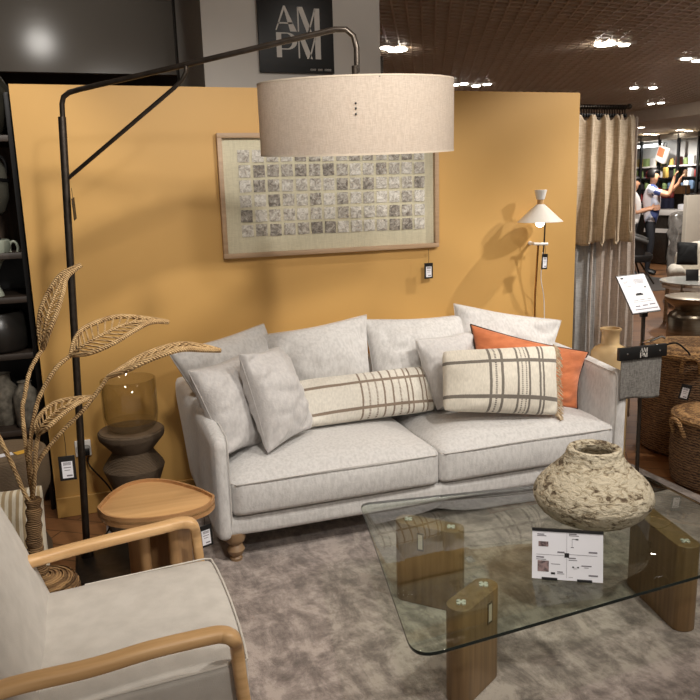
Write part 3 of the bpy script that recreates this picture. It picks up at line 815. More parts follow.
mb.build('bracket', WHITEP, t)
MB().tube([c+V((.035, .0, .094)), c+V((.042, .01, .05)), br+V((.028, 0, .01)), br+V((.022, .0, -.07))], .0045, seg=8).build('stem', BLACKM, t)
MB().tube([br+V((-.012, 0, .0)), V((2.5072, 3.9000, 0.9537)), V((2.5269, 3.9300, 0.6477))], .006, seg=10).build('rod', BRASS, t)
MB().tube(bez([br+V((.02, .0, -.05)), (2.5197, 3.8600, 1.0645), (2.5702, 3.9000, 0.9250), (2.6013, 3.9300, 0.6408)], 6), .003, seg=8).build('flex', WHITEP, t)
hang_tag((2.4925, 3.7800, 1.2579), .045, .35, 'black price tag hanging from the white wall lamp', tilt=.06)

# ------------------------------------------------------------------ glass coffee table
GT = .357
t = thing('coffee_table', 'low glass topped coffee table on slab legs in front of the sofa', 'coffee table', (1.5, 2.2, .012))
out = round_poly([(.735, 1.695), (2.19, 1.790), (2.20, 2.555), (1.72, 2.62), (.955, 2.735)], [.09, .07, .06, .3, .05], 8)
mb = MB().prism(out, .345, GT, bev=.002, side_mat=1)
tag(mb.build('glass_top', [GLASS, GEDGE], t, angle=50), 'greenish clear glass top with a dark edge')
FITT = mat('satin steel fitting', lin(226, 224, 218), rough=.5, metal=.2)
def slab_leg(a, b, th, sticker=None):
    a = V(a); b = V(b); d = (b-a); L = d.length; d.normalize(); ang = math.atan2(d.y, d.x); mid = (a+b)/2
    r = th/2; hl = L/2
    o = []
    # lens ended slab
    for k in range(9): a_ = -PI/2+PI*k/8; o.append((hl-r*.9+math.cos(a_)*r*.9, math.sin(a_)*r))
    for k in range(9): a_ = PI/2+PI*k/8; o.append((-hl+r*.9+math.cos(a_)*r*.9, math.sin(a_)*r))
    M = Matrix.Translation((mid.x, mid.y, 0)) @ Matrix.Rotation(ang, 4, 'Z')
    lg = MB().prism(o, .0125, .3405, bev=.003, M=M).build('leg', WALNUT, t, angle=50)
    for sx in (-1, 1):
        mb = MB()
        P = M @ V((sx*(hl-r*1.15), 0, 0))
        mb.lathe([(0, 0), (.005, 0), (.005, .0042), (0, .0042)], c=(P.x, P.y, .3406), seg=12)
        for k in range(4):
            q = Matrix.Translation((P.x, P.y, 0)) @ Matrix.Rotation(k*PI/2+.3, 4, 'Z')
            mb.prism([(.003, -.003), (.014, -.0075), (.018, 0), (.014, .0075), (.003, .003)], .3406, .3446, M=q)
        mb.build('fitting', FITT, lg)
    if sticker:
        sx, z0 = sticker
        mb = MB().box((sx-.014, -r-.0022, z0), (sx+.014, -r-.0002, z0+.075), M=M)
        st = mb.build('sticker', mat('brown label rim', lin(96, 76, 54), rough=.6), lg, smooth=False)
        MB().box((sx-.009, -r-.0030, z0+.008), (sx+.009, -r-.0023, z0+.067), M=M).build('label_face', mat('buff label', lin(222, 208, 188), rough=.6), lg, smooth=False)
    return lg
slab_leg((.955, 1.900), (1.155, 2.020), .084, (.035, .235))
slab_leg((1.055, 2.585), (1.245, 2.385), .088, (-.02, .24))
slab_leg((1.915, 1.945), (1.985, 2.32), .088)

# vase
vc = V((1.732, 2.272, GT))
t = thing('ceramic_vase', 'big squat cream vase with a rough pitted surface on the glass coffee table', 'vase', vc)
prof0 = [(0, 0), (.12, 0), (.160, .010), (.200, .042), (.222, .080), (.224, .105), (.212, .138), (.186, .170), (.152, .204), (.122, .236), (.106, .262), (.100, .284), (.094, .292), (.083, .292), (.074, .284), (.072, .262), (.09, .235), (.12, .20), (.0, .03)]
pp = bez([(r, 0, z) for r, z in prof0[:18]], 6)
prof = [(max(p.x, 0)*.985, max(p.z, 0)*.945) for p in pp]+[(0, .03)]
def rough(co):
    r = math.hypot(co.x, co.y)
    if co.z < .004 or r < .03 : return co
    q = V((co.x, co.y, co.z*2.2))
    k = noise.noise(q*16)*.0018+noise.noise(q*40)*.0014-max(0, noise.noise(q*38+V((3, 3, 3)))-.15)*.011+noise.noise(q*5)*.003
    return co+V((co.x/r, co.y/r, .15))*k
b = MB().lathe(prof, c=vc, seg=180, fn=rough)
b.build('body', CERAMIC, t, angle=70)

# card sign on the glass
bl = V((1.262, 1.946, GT)); br_ = V((1.451, 1.834, GT))
ex = (br_-bl).normalized(); W_ = (br_-bl).length; nrm = V((ex.y, -ex.x, 0)); tz = (V((0, 0, 1))*math.cos(.28)-nrm*math.sin(.28)).normalized()
t = thing('price_card', 'white printed price card with black strips standing on the glass coffee table before the vase', 'price card', (bl+br_)/2)
CM = Matrix((( ex.x, -nrm.x, tz.x, bl.x), (ex.y, -nrm.y, tz.y, bl.y), (0, -nrm.z, tz.z, bl.z+.002), (0, 0, 0, 1)))
H_ = .158
MB().box((0, 0, 0), (W_, .0014, H_), M=CM).build('card', PAPER, t, smooth=False)
mb = MB().box((-.001, -.002, H_-.006), (W_+.001, .003, H_+.003), M=CM)
mb.build('strip', BLACK, t, smooth=False)
mb = MB().box((W_*.14, -.004, -.001), (W_*.36, .003, .006), M=CM); mb.build('clip', BLACK, t, smooth=False)
mb = MB().box((W_*.64, -.004, -.001), (W_*.85, .003, .006), M=CM)
mb.build('clip', BLACK, t, smooth=False)
MB().box((.01, .004, -.001), (W_-.01, .007, H_*.9), M=CM @ Matrix.Translation((0, .003, 0)) @ Matrix.Rotation(-.45, 4, 'X')).build('strut', PAPER, t, smooth=False)
mb = MB()
def cb(x0, x1, y0, y1, m_=None): (m_ or mb).box((W_*x0, -.0006, H_*(1-y1)), (W_*x1, .0, H_*(1-y0)), M=CM)
for x0, x1, y0, y1 in ((.07, .17, .09, .11), (.07, .20, .125, .138), (.52, .63, .06, .08), (.52, .66, .095, .108), (.06, .17, .55, .575), (.06, .2, .60, .612), (.52, .62, .54, .56), (.52, .64, .585, .597),
                       (.36, .46, .43, .46), (.80, .92, .40, .43), (.27, .40, .68, .69), (.70, .84, .68, .70), (.74, .80, .72, .73), (.36, .44, .83, .85), (.36, .46, .87, .88), (.80, .93, .86, .89), (.52, .58, .93, .935)): cb(x0, x1, y0, y1)
cb(.49, .493, .05, .5); cb(.49, .493, .56, .95); cb(.06, .45, .505, .510); cb(.52, .92, .475, .48)
mb.build('small_print', INK, t, smooth=False)
mb = MB(); cb(.46, .525, .455, .545, mb); cb(.27, .33, .855, .895, mb)
for a, b_ in ((.57, .595), (.64, .665)): cb(a, b_, .715, .74, mb)
cb(.595, .60, .735, .77, mb); cb(.62, .625, .735, .77, mb)
cb(.565, .568, .17, .33, mb); cb(.565, .625, .165, .172, mb); cb(.615, .655, .16, .185, mb); cb(.55, .59, .33, .34, mb)
mb.build('black_print', INKD, t, smooth=False)
PIC = mat('printed mauve picture', lin(150, 126, 124), lin(70, 60, 62), rough=.6, vs=70, lo=.4, hi=.6)
for q in ((.09, .23, .245, .345), (.08, .24, .63, .85)):
    mb = MB(); cb(*q, mb); mb.build('product_picture', PIC, t, smooth=False)

# ------------------------------------------------------------------ side table
t = thing('side_table', 'oak side table with a rounded triangular tray top beside the left arm of the sofa', 'side table', (.17, 2.86, .012))
cx, cy = .168, 2.872
tri = bez([(-0.0508, 2.8801, 0.4520), (-0.0047, 2.9976, 0.4520), (0.0654, 3.0884, 0.4520), (0.1468, 3.1110, 0.4520), (0.2353, 3.0631, 0.4520), (0.3241, 2.9504, 0.4520), (0.3732, 2.8527, 0.4520), (0.3824, 2.8001, 0.4520), (0.3386, 2.7284, 0.4520), (0.2488, 2.6953, 0.4520), (0.1442, 2.6955, 0.4520), (0.0462, 2.7273, 0.4520), (-0.0218, 2.7891, 0.4520), (-0.0508, 2.8801, 0.4520)], 4)[:-1]
tri = [(p.x, p.y) for p in tri]
mb = MB().prism(tri, .425, .440, bev=.002); mb.build('tabletop', OAKTOP, t, angle=50)
mb = MB(); n = len(tri); inn = []
for k, p in enumerate(tri):
    d = V((cx-p[0], cy-p[1], 0)).normalized(); inn.append((p[0]+d.x*.009, p[1]+d.y*.009))
for k in range(n):
    k2 = (k+1) % n
    a, b_, c_, d_ = tri[k], tri[k2], inn[k2], inn[k]
    vs = [mb.bm.verts.new((p[0], p[1], z)) for p in (a, b_, c_, d_) for z in (.412, .452)]
    for f in ((0, 2, 3, 1), (4, 6, 7, 5), (1, 3, 5, 7), (0, 2, 4, 6)): mb.bm.faces.new([vs[i] for i in f])
bmesh.ops.remove_doubles(mb.bm, verts=mb.bm.verts[:], dist=.0002)
mb.build('rim', wood_mat('oak rim', lin(196, 150, 102), lin(172, 126, 82), axis=0, scale=1.6), t, recalc=True, angle=50)
for ang, L, w_ in ((200, .15, .10), (330, .13, .11), (80, .12, .10)):
    a = math.radians(ang); d = V((math.cos(a), math.sin(a), 0))
    M = Matrix.Translation(V((cx, cy, 0))+d*.085) @ Matrix.Rotation(a+PI/2, 4, 'Z')
    MB().box((-w_/2-.02, -.022, .0125), (w_/2+.02, .022, .424), bev=.02, seg=4, M=M).build('leg', OAKZ, t)
hang_tag((0.3259, 2.7302, 0.4280), .055, .3, 'black price tag hanging from the oak side table beside the sofa leg', tilt=-.05)

# ------------------------------------------------------------------ armchair
t = thing('armchair', 'low oak armchair with stone grey upholstery at the lower left corner', 'armchair', (-.08, 2.05, .012))
ZA = .55
near = bez([(-.62, 1.655, .415), (-.45, 1.655, .50), (-0.2797, 1.6569, 0.5500), (-0.0799, 1.6650, 0.5530), (0.0544, 1.6715, 0.5620), (0.1841, 1.6834, 0.5580), (0.2248, 1.6819, 0.5560), (0.2471, 1.6740, 0.5460), (.262, 1.712, .50), (.268, 1.712, .40), (.285, 1.712, .20), (.30, 1.712, .0125)], 6)
def wr(pts, r0, r1):
    n = len(pts); return [r0 for _ in pts]
far = bez([(-.62, 2.36, .415), (-.45, 2.36, .50), (-0.3328, 2.2614, 0.5500), (-0.1591, 2.3043, 0.5530), (-0.0130, 2.3180, 0.5620), (0.1412, 2.3463, 0.5620), (0.2066, 2.3687, 0.5580), (0.2440, 2.3636, 0.5500), (.256, 2.385, .50), (.262, 2.385, .40), (.28, 2.385, .20), (.30, 2.385, .0125)], 6)
OAKA = wood_mat('oak chair frame', lin(218, 178, 128), lin(196, 154, 104), axis=0, scale=2.0, rough=.42)
for nm, path in (('near', near), ('far', far)):
    n = len(path)
    cut = next(k for k in range(n) if path[k].x > .235 and path[k].z < .525)
    wy = [.023 if k < cut else lerp(.023, .0165, (k-cut)/(n-cut)) for k in range(n)]
    wx = [.0165]*n
    MB().sweep(path[:cut+1], wx[:cut+1], seg=20, ry=wy[:cut+1], up=(0, 1, 0), sq=.6).build('armrest', OAKA, t, angle=60)
    MB().sweep(path[cut:], wx[cut:], seg=20, ry=wy[cut:], up=(0, 1, 0), sq=.6).build('leg', OAKA, t, angle=60)
for yy in (1.655, 2.36):
    MB().sweep(bez([(-.60, yy, .43), (-.63, yy, .30), (-.68, yy, .0125)], 4), .019, seg=14, ry=.016, up=(1, 0, 0), sq=.6).build('leg', OAKZ, t, angle=60)
mb = MB().box((-.58, 1.68, .235), (.275, 1.70, .29), bev=.006); mb.box((-.58, 2.335, .235), (.275, 2.355, .29), bev=.006)
mb.box((.245, 1.69, .235), (.272, 2.345, .285), bev=.006); mb.build('seat_rail', OAKA, t)
def cf(p, q):
    f = (p.x+.55)/.85
    p.z += .035*(f-.5)*(1)+noise.noise(p*5)*.004
    p.x += .012*(1-q.y**2)*max(0, q.x)
    return p
sx = MB().sbox((-.52, 1.725, .292), (.292, 2.328, .430), .024, n=18, puff=.012, fn=cf).build('seat', CHAIRF, t, angle=80)
pts = []
ztop = lambda x: .430+.035*((x+.55)/.85-.5)
pp = [(-.1, 2.324, ztop(-.1)-.006), (.27, 2.324, ztop(.27)-.006), (.291, 2.318, ztop(.29)-.008)]+[(.292+.012*(1-((y-2.03)/.3)**2), y, ztop(.29)-.006) for y in (2.25, 2.15, 2.03, 1.9, 1.8)]+[(.291, 1.735, ztop(.29)-.008), (.27, 1.729, ztop(.27)-.006), (-.3, 1.729, ztop(-.3)-.006)]
MB().tube(pp, .003, seg=6).build('piping', mat('cream piping', lin(204, 198, 188), rough=.85), sx)
# back: reclined cushion
a = math.radians(18.5)
BM_ = Matrix.Translation((-.212, 2.025, .40)) @ Matrix.Rotation(-a, 4, 'Y')
def bf(p, q):
    p.x += .016*(1-q.y**2)*(1-q.z**2)*(q.x > 0)
    p.x += -.03*q.z*q.z if q.z > 0 else 0
    p.x += noise.noise(p*4)*.004
    return p
bo = MB().sbox((-.125, -.325, -.05), (.015, .325, .56), .035, n=18, fn=bf, M=BM_).build('backrest', CHAIRF, t, angle=80)
MB().tube([BM_ @ V((-.03, -.328, z)) for z in (-.02, .1, .3, .52)], .004, seg=6).build('piping', mat('stone piping', lin(176, 166, 154), rough=.85), bo)
MB().box((-.150, -.30, -.1), (-.124, .30, .5), bev=.008, M=BM_).build('back_frame', OAKA, t)

# ------------------------------------------------------------------ stool and glass vase by the wall
sc_ = V((((-0.0291, 3.6600, 0.5250)[0]+(0.2805, 3.6600, 0.5093)[0])/2, 3.68, 0))
def zigzag(r1, r2, h, n, c, name, m, label):
    t = MB(); prof = [(0, 0)]
    hh = h/n
    for k in range(n):
        z = k*hh
        prof += [(r2, z), (r1-.004, z+hh*.72), (r1, z+hh*.80), (r1, z+hh*.9), (r1-.01, z+hh*.94)] if k < n-1 else [(r2, z), (r1-.004, z+hh*.70), (r1+.006, z+hh*.80), (r1+.006, z+hh*.93), (r1-.006, z+hh)]
    prof.append((0, h))
    o = MB().lathe(prof, c=c, seg=56).build(name, m, None, angle=35)
    return tag(o, label, 'stool')
ZS = .50
prof = [(0, 0), (.135, 0), (.148, .03), (.148, .06), (.095, .165), (.092, .175), (.098, .185), (.142, .305), (.146, .318), (.140, .332), (.098, .392), (.096, .400), (.102, .408), (.152, .468), (.156, .480), (.156, .497), (.148, .505), (0, .505)]
sto = MB().lathe(prof, c=sc_, seg=56).build('carved_stool', STOOLW, None, angle=30)
tag(sto, 'dark brown carved zigzag stool with a glass vase on it, between lamp and sofa', 'stool')
gz = .506; R = .128; Hh = .25
mb = MB().lathe([(0, 0), (.085, 0), (.105, .012), (.122, .035), (R, .075), (R, Hh), (R-.003, Hh+.002), (R-.006, Hh), (R-.006, .08), (.112, .045), (.0, .03)], c=(sc_.x+.005, sc_.y-.015, gz), seg=56)
tag(mb.build('glass_vase', SMOKE, None, angle=60), 'wide smoky clear glass vase standing on the carved brown stool', 'vase')

# ------------------------------------------------------------------ woven leaf plant in a coiled pot
pc_ = V((-.262, 2.76, 0))
prf = []
for k in range(61):
    u = k/60
    if u < .55: v = u/.55; r, z = .095+.035*math.sin(v*PI*.75), .235*v
    else: v = (u-.55)/.45; r, z = .120*(1-v)+.0, .235+.028*math.sin(v*PI/2)
    w = .0045*math.sin(k*2*PI/3.0)
    prf.append((max(.0, r+(w if u < .55 else 0)), max(0, z+(w if u >= .55 else 0))))
prf = [(0, 0)]+prf[:-1]+[(0, .262)]
po = MB().lathe(prf, c=pc_+V((0, 0, .0125)), seg=56).build('rope_pot', COIL, None, angle=70)
tag(po, 'squat coiled rope pot behind the armchair holding the woven leaf stems', 'pot')
t = thing('woven_plant', 'tall artificial plant of rattan wrapped stems and woven leaves behind the armchair', 'artificial plant', pc_+V((0, 0, .28)))
tr = bez([(-.262, 2.76, .281), (-.268, 2.755, .36), (-0.2702, 2.7500, 0.4161), (-0.2603, 2.7500, 0.5096), (-0.2569, 2.7500, 0.5731)], 5)
MB().tube(tr, [.026+.004*math.sin(k*2.1) for k in range(len(tr))], seg=16).build('trunk', ROPED, t)
top = V((-0.2585, 2.7500, 0.5584))
def stem(px, r=.0072):
    pts = [top]+[V(p) for p in px]
    b = bez(pts, 7); MB().tube(b, [r*(1+.12*math.sin(k*1.9)) for k in range(len(b))], seg=8).build('stem', ROPE, t)
stem([(-0.2603, 2.7600, 0.7297), (-0.2599, 2.7800, 0.8804), (-0.2463, 2.7900, 0.9374), (-0.2264, 2.8000, 1.0082), (-0.1991, 2.8100, 1.0570), (-0.1735, 2.8200, 1.0883)])
stem([(-0.2452, 2.7200, 0.7588), (-0.2091, 2.7000, 0.9098), (-0.1686, 2.6900, 0.9916), (-0.1243, 2.6800, 1.0514), (-0.0782, 2.6800, 1.0848)])
stem([(-0.2314, 2.7000, 0.6983), (-0.1512, 2.6600, 0.8111), (-0.0483, 2.6200, 0.9148), (0.0308, 2.6000, 1.0145)])
stem([(-0.2335, 2.6800, 0.6983), (-0.2205, 2.6600, 0.7817), (-0.2058, 2.6600, 0.8326)], .007)
stem([(-0.2765, 2.7300, 0.5916), (-0.3046, 2.7000, 0.7237), (-0.3292, 2.6800, 0.8223), (-0.3708, 2.6600, 0.9673)])
def leaf(e1, e2, tipr=.008, n=16, sag=.02, bulge=(0, -1, 0)):
    """two wrapped edges meeting at base and tip, a midrib and slanting woven ribs"""
    A = bez([V(p) for p in e1], 8); B = bez([V(p) for p in e2], 8)
    def samp(P, s):
        f = s*(len(P)-1); i = min(int(f), len(P)-2); return lerp(P[i], P[i+1], f-i)
    mb = MB().tube(A, tipr, seg=8); mb.tube(B, tipr, seg=8)
    tp = A[-1]; d = (A[-1]-samp(A, .9)).normalized()
    o = mb.build('leaf', ROPE, t)
    mid = [lerp(samp(A, k/20), samp(B, k/20), .5)+V(bulge)*sag*math.sin(PI*k/20) for k in range(21)]
    MB().tube(mid, tipr*.6, seg=6).build('midrib', ROPE, o)
    mb = MB()
    for k in range(1, n):
        s = k/n; m_ = samp(mid, max(0, s-.07)); 
        for P in (A, B):
            e = samp(P, min(1, s+.02)); mb.tube([m_, lerp(m_, e, .5)+V(bulge)*.003, e], .0034, seg=5)
    mb.build('weave', ROPE, o)
leaf([(-0.1735, 2.8200, 1.0883), (-0.1798, 2.8200, 1.1530), (-0.1651, 2.8100, 1.2271), (-0.1291, 2.8100, 1.2942), (-0.0846, 2.8000, 1.3477), (-0.0200, 2.7900, 1.3757)],
     [(-0.1735, 2.8200, 1.0883), (-0.1408, 2.7600, 1.1629), (-0.1119, 2.7500, 1.2243), (-0.0863, 2.7600, 1.2900), (-0.0690, 2.7800, 1.3382), (-0.0200, 2.7900, 1.3757)], .0085)
leaf([(-0.0798, 2.6800, 1.0849), (-0.0588, 2.7000, 1.1380), (-0.0167, 2.7200, 1.1726), (0.0844, 2.7300, 1.1959), (0.1891, 2.7000, 1.1829), (0.2456, 2.6600, 1.1737)],
     [(-0.0798, 2.6800, 1.0849), (-0.0182, 2.6000, 1.1012), (0.0595, 2.5800, 1.1312), (0.1373, 2.6000, 1.1682), (0.1899, 2.6300, 1.1830), (0.2456, 2.6600, 1.1737)], .0085, n=20)
leaf([(0.0308, 2.6000, 1.0145), (0.0889, 2.6200, 1.0420), (0.1580, 2.6300, 1.0748), (0.2697, 2.6200, 1.1011), (0.3454, 2.5800, 1.0943), (0.4027, 2.5600, 1.0768)],
     [(0.0308, 2.6000, 1.0145), (0.0937, 2.5200, 1.0491), (0.1695, 2.4800, 1.0863), (0.2602, 2.4800, 1.1073), (0.3365, 2.5200, 1.0924), (0.4027, 2.5600, 1.0768)], .0085, n=20)
leaf([(-0.2092, 2.6600, 0.8296), (-0.2134, 2.6800, 0.8595), (-0.1880, 2.6900, 0.8958), (-0.1405, 2.6900, 0.9252), (-0.0683, 2.6600, 0.9384), (-0.0199, 2.6400, 0.9412)],
     [(-0.2092, 2.6600, 0.8296), (-0.1772, 2.5800, 0.8664), (-0.1433, 2.5700, 0.8955), (-0.1039, 2.5800, 0.9219), (-0.0650, 2.6000, 0.9394), (-0.0199, 2.6400, 0.9412)], .008, n=14)
hang_tag((-0.1285, 2.6500, 0.8288), .085, -.05, 'black price tag hanging from a stem of the woven plant')

# ------------------------------------------------------------------ left: display shelf with dark vases
t = thing('display_shelf', 'tall black display shelf of dark vases at the left end of the yellow wall', 'shelf', (-.8, 4.3, 0))
SHW = wood_mat('dark stained shelf', lin(62, 50, 41), lin(44, 36, 30), axis=0, scale=2.0, rough=.5)
BACKW = wood_mat('reclaimed board back', lin(110, 88, 70), lin(76, 60, 48), axis=2, scale=1.6, rough=.7)
for xx in (-1.30, -.287): MB().box((xx-.011, 4.07, 0), (xx+.011, 4.52, 2.10), bev=.002).build('upright', BLACK, t)
SZ = [(-0.3036, 4.1500, 1.9070)[2], (-0.3589, 4.1500, 1.4094)[2]-.06, (-0.3898, 4.1500, 1.1318)[2], (-0.4214, 4.1500, 0.8472)[2], (-0.4656, 4.1500, 0.4493)[2]]
for z in SZ: MB().box((-1.28, 4.08, z-.03), (-.298, 4.5, z), bev=.002).build('shelf_board', SHW, t)
MB().box((-1.28, 4.5, SZ[1]), (-.298, 4.52, 2.08)).build('back_panel', BACKW, t, smooth=False)
MB().box((-1.28, 4.5, 0), (-.298, 4.52, SZ[1]-.03)).build('back_panel', BLACK, t, smooth=False)
def vase(prof, c, m, label, name='vase', cat='vase', seg=36):
    return tag(MB().lathe(prof, c=c, seg=seg).build(name, m, None, angle=50), label, cat)
DGLZ = mat('dark green glaze', lin(58, 56, 48), lin(36, 35, 31), rough=.15, vs=4)
GGLZ = mat('grey green glaze', lin(96, 94, 84), lin(70, 68, 60), rough=.25, vs=4)
SMK = mat('black clay', lin(44, 41, 38), lin(32, 30, 28), rough=.3, vs=5)
CLAY = mat('speckled grey clay', lin(132, 124, 110), lin(86, 80, 70), rough=.8, vs=26)
TEAL = mat('pale celadon glaze', lin(176, 180, 164), lin(140, 146, 132), rough=.2, vs=6)
vase([(0, 0), (.10, 0), (.15, .06), (.175, .14), (.17, .21), (.13, .28), (.10, .31), (.09, .31), (0, .29)], (-.44, 4.2, SZ[0]+.001), DGLZ, 'big dark green glazed vase on the highest shelf at the left edge')
# lidded basket like lantern with handle
t2 = thing('lantern_vase', 'dark grey vase with a looped black handle on the second shelf at the left edge', 'vase', (-.47, 4.22, SZ[1]+.10))
MB().lathe([(0, 0), (.06, 0), (.10, .03), (.122, .10), (.125, .17), (.118, .24), (.10, .27), (.095, .27), (0, .26)], c=(-.455, 4.2, SZ[1]+.171), seg=36).build('body', GGLZ, t2, angle=50)
mb = MB().lathe([(.122, -.008), (.130, -.008), (.130, .008), (.122, .008), (.122, -.008)], c=(-.455, 4.2, SZ[1]+.35), seg=36)
mb.tube(bez([(-.35, 4.22, SZ[1]+.35), (-.333, 4.21, SZ[1]+.40), (-.345, 4.20, SZ[1]+.455), (-.40, 4.19, SZ[1]+.47), (-.55, 4.19, SZ[1]+.47)], 6), .009, seg=8)
mb.build('handle', BLACK, t2)
MB().lathe([(0, 0), (.09, 0), (.10, .02), (.06, .06), (.05, .12), (.055, .168), (0, .17)], c=(-.455, 4.2, SZ[1]+.001), seg=36).build('stand', SMK, t2, angle=50)
# celadon cup with ring handle on a tall stem
t2 = thing('handled_urn', 'pale celadon urn with a ring handle on the third shelf at the left edge', 'urn', (-.46, 4.20, SZ[2]))
MB().lathe([(0, 0), (.05, 0), (.045, .02), (.032, .05), (.035, .12), (.06, .17), (.09, .195), (.105, .235), (.104, .275), (.095, .28), (.09, .27), (0, .22)], c=(-.455, 4.17, SZ[2]+.001), seg=36).build('body', TEAL, t2, angle=50)
pts = [(-.358+.028*(1-math.cos(a))*.7+.0, 4.165, SZ[2]+.235+.034*math.sin(a)) for a in [PI*2*k/16 for k in range(17)]]
MB().tube(pts, .007, seg=8, caps=False).build('handle', TEAL, t2)
vase([(0, 0), (.12, 0), (.14, .02), (.145, .10), (.13, .19), (.115, .20), (.11, .19), (0, .05)], (-.46, 4.22, SZ[3]+.001), SMK, 'wide black clay pot on the fourth shelf at the left edge')
vase([(0, 0), (.06, 0), (.075, .04), (.085, .12), (.07, .19), (.04, .225), (.038, .26), (.044, .27), (.034, .27), (0, .2)], (-.475, 4.25, SZ[4]+.001), CLAY, 'speckled grey bottle, left of the pair on the lowest shelf')
vase([(0, 0), (.05, 0), (.058, .02), (.062, .15), (.055, .19), (.032, .215), (.03, .235), (.036, .24), (.026, .24), (0, .2)], (-.362, 4.14, SZ[4]+.001), CLAY, 'speckled grey bottle with dark bands, right of the pair on the lowest shelf')
# taupe stool and striped cushion
ps = V((-.43, 3.47, 0))
o = MB().lathe([(0, 0), (.15, 0), (.165, .04), (.165, .08), (.115, .20), (.115, .215), (.165, .33), (.185, .37), (.190, .40), (.190, .515), (.182, .532), (.15, .54), (0, .54)], c=ps, seg=64).build('carved_stool', POUF, None, angle=35)
tag(o, 'taupe carved stool with paper slips on top at the left edge', 'stool')
p = ps+V((.095, -.06, .5415)); M = Matrix.Translation(p) @ Matrix.Rotation(.5, 4, 'Z')
tag(MB().box((-.035, -.022, 0), (.035, .022, .0012), M=M).build('paper_slip', mat('yellow paper', lin(232, 180, 70), rough=.6), None, smooth=False), 'yellow paper slip lying on the taupe stool', 'paper slip')
M = Matrix.Translation(ps+V((.02, -.075, .5415))) @ Matrix.Rotation(.3, 4, 'Z')
tag(MB().box((-.035, -.02, 0), (.035, .02, .0012), M=M).build('paper_slip', PAPER, None, smooth=False), 'white paper slip lying on the taupe stool', 'paper slip')
STR2 = stripe_mat('cream and sand ticking', lin(230, 220, 198), lin(168, 142, 100), [(k*.09+.05, .022) for k in range(11)], [])
o, ring = pillow('striped_cushion', ((-.52, 3.12, .50), (-.245, 3.05, .515), (-.24, 2.98, .03), (-.56, 3.02, .03)), .13, STR2, None, seed=21, wrinkle=.006)
tag(o, 'cream striped cushion standing behind the armchair at the left edge', 'cushion')

# ------------------------------------------------------------------ right: curtains on a rail
t = thing('curtain_rail', 'black curtain rail with clip hooks at the right end of the yellow wall', 'curtain rail', (3.05, 4.0, 2.0))
rl = [V((2.8314, 4.0500, 2.0587)), V((3.2649, 4.0500, 2.0796))]
RZ = rl[0].z
RX0 = 2.70; RX1 = rl[1].x
mb = MB().tube([(RX0, 4.09, RZ), (RX1, 4.09, RZ)], .010, seg=10); mb.ball((RX1+.012, 4.09, RZ+.004), .018, 12)
mb.build('rail', BLACKM, t)
for k in range(22):
    x = RX0+.15+k*(RX1-RX0-.17)/21
    mb = MB().tube([(x, 4.09+.014*math.cos(a), RZ+.014*math.sin(a)) for a in [2*PI*j/12 for j in range(13)]], .003, seg=6, caps=False)
    mb.tube([(x, 4.09, RZ-.014), (x, 4.085, RZ-.045)], .0035, seg=6); mb.box((x-.006, 4.075, RZ-.062), (x+.006, 4.097, RZ-.04), bev=.002)
    mb.build('hook', BLACK, t)
MB().box((RX1-.012, 4.03, RZ-.32), (RX1+.004, 4.045, RZ-.22), bev=.002).build('clip_strip', BLACK, t)
def drape(name, x0, x1, y0, ztop, zbot, amp, folds, m, label, ph=0, flare=0, hem=0, thick=.006, seed=0):
    nx, nz = 110, 40; bm = bmesh.new(); g = []
    for j in range(nz+1):
        v = j/nz; row = []
        for i in range(nx+1):
            u = i/nx
            a = amp*(.55+.75*v)
            w = math.sin(2*PI*folds*u+ph+.9*math.sin(3*u+seed)+.25*math.sin(4*v+u*5))
            w = math.copysign(abs(w)**.8, w)
            y = y0 - a*w + noise.noise(V((u*6, v*2.5, seed)))*amp*.5
            x = lerp(x0, x1, u)+flare*v*(u-.5)+.012*math.sin(2*PI*folds*u*1.0+ph+1.4)*(.5+v)
            zt = ztop-.035*(.5-.5*math.cos(2*PI*folds*u*2+ph))
            zb = zbot+hem*noise.noise(V((u*9, seed, 1)))
            row.append(bm.verts.new((x, y, lerp(zt, zb, v))))
        g.append(row)
    for j in range(nz):
        for i in range(nx): bm.faces.new((g[j][i], g[j+1][i], g[j+1][i+1], g[j][i+1]))
    mb = MB(); mb.bm.free(); mb.bm = bm
    o = mb.build(name, m, None, angle=80)
    md = o.modifiers.new('thickness', 'SOLIDIFY'); md.thickness = thick
    return tag(o, label, 'curtain')
ZT = RZ-.05
drape('curtain', 2.76, 3.08, 4.115, ZT, .03, .022, 4, DRAPEG, 'slate grey linen curtain hanging right beside the yellow wall end', ph=.4, seed=1)
drape('curtain', 3.07, 3.37, 4.125, ZT, .03, .024, 5, DRAPEP, 'blush linen curtain hanging to the floor below the beige drape', ph=1.2, seed=2, flare=.05)
drape('curtain', 2.86, 3.285, 4.02, ZT, 1.235, .030, 4.5, DRAPEB, 'short beige linen drape with a frayed hem, frontmost on the rail', ph=2.0, seed=3, flare=.05, hem=.05, thick=.012)

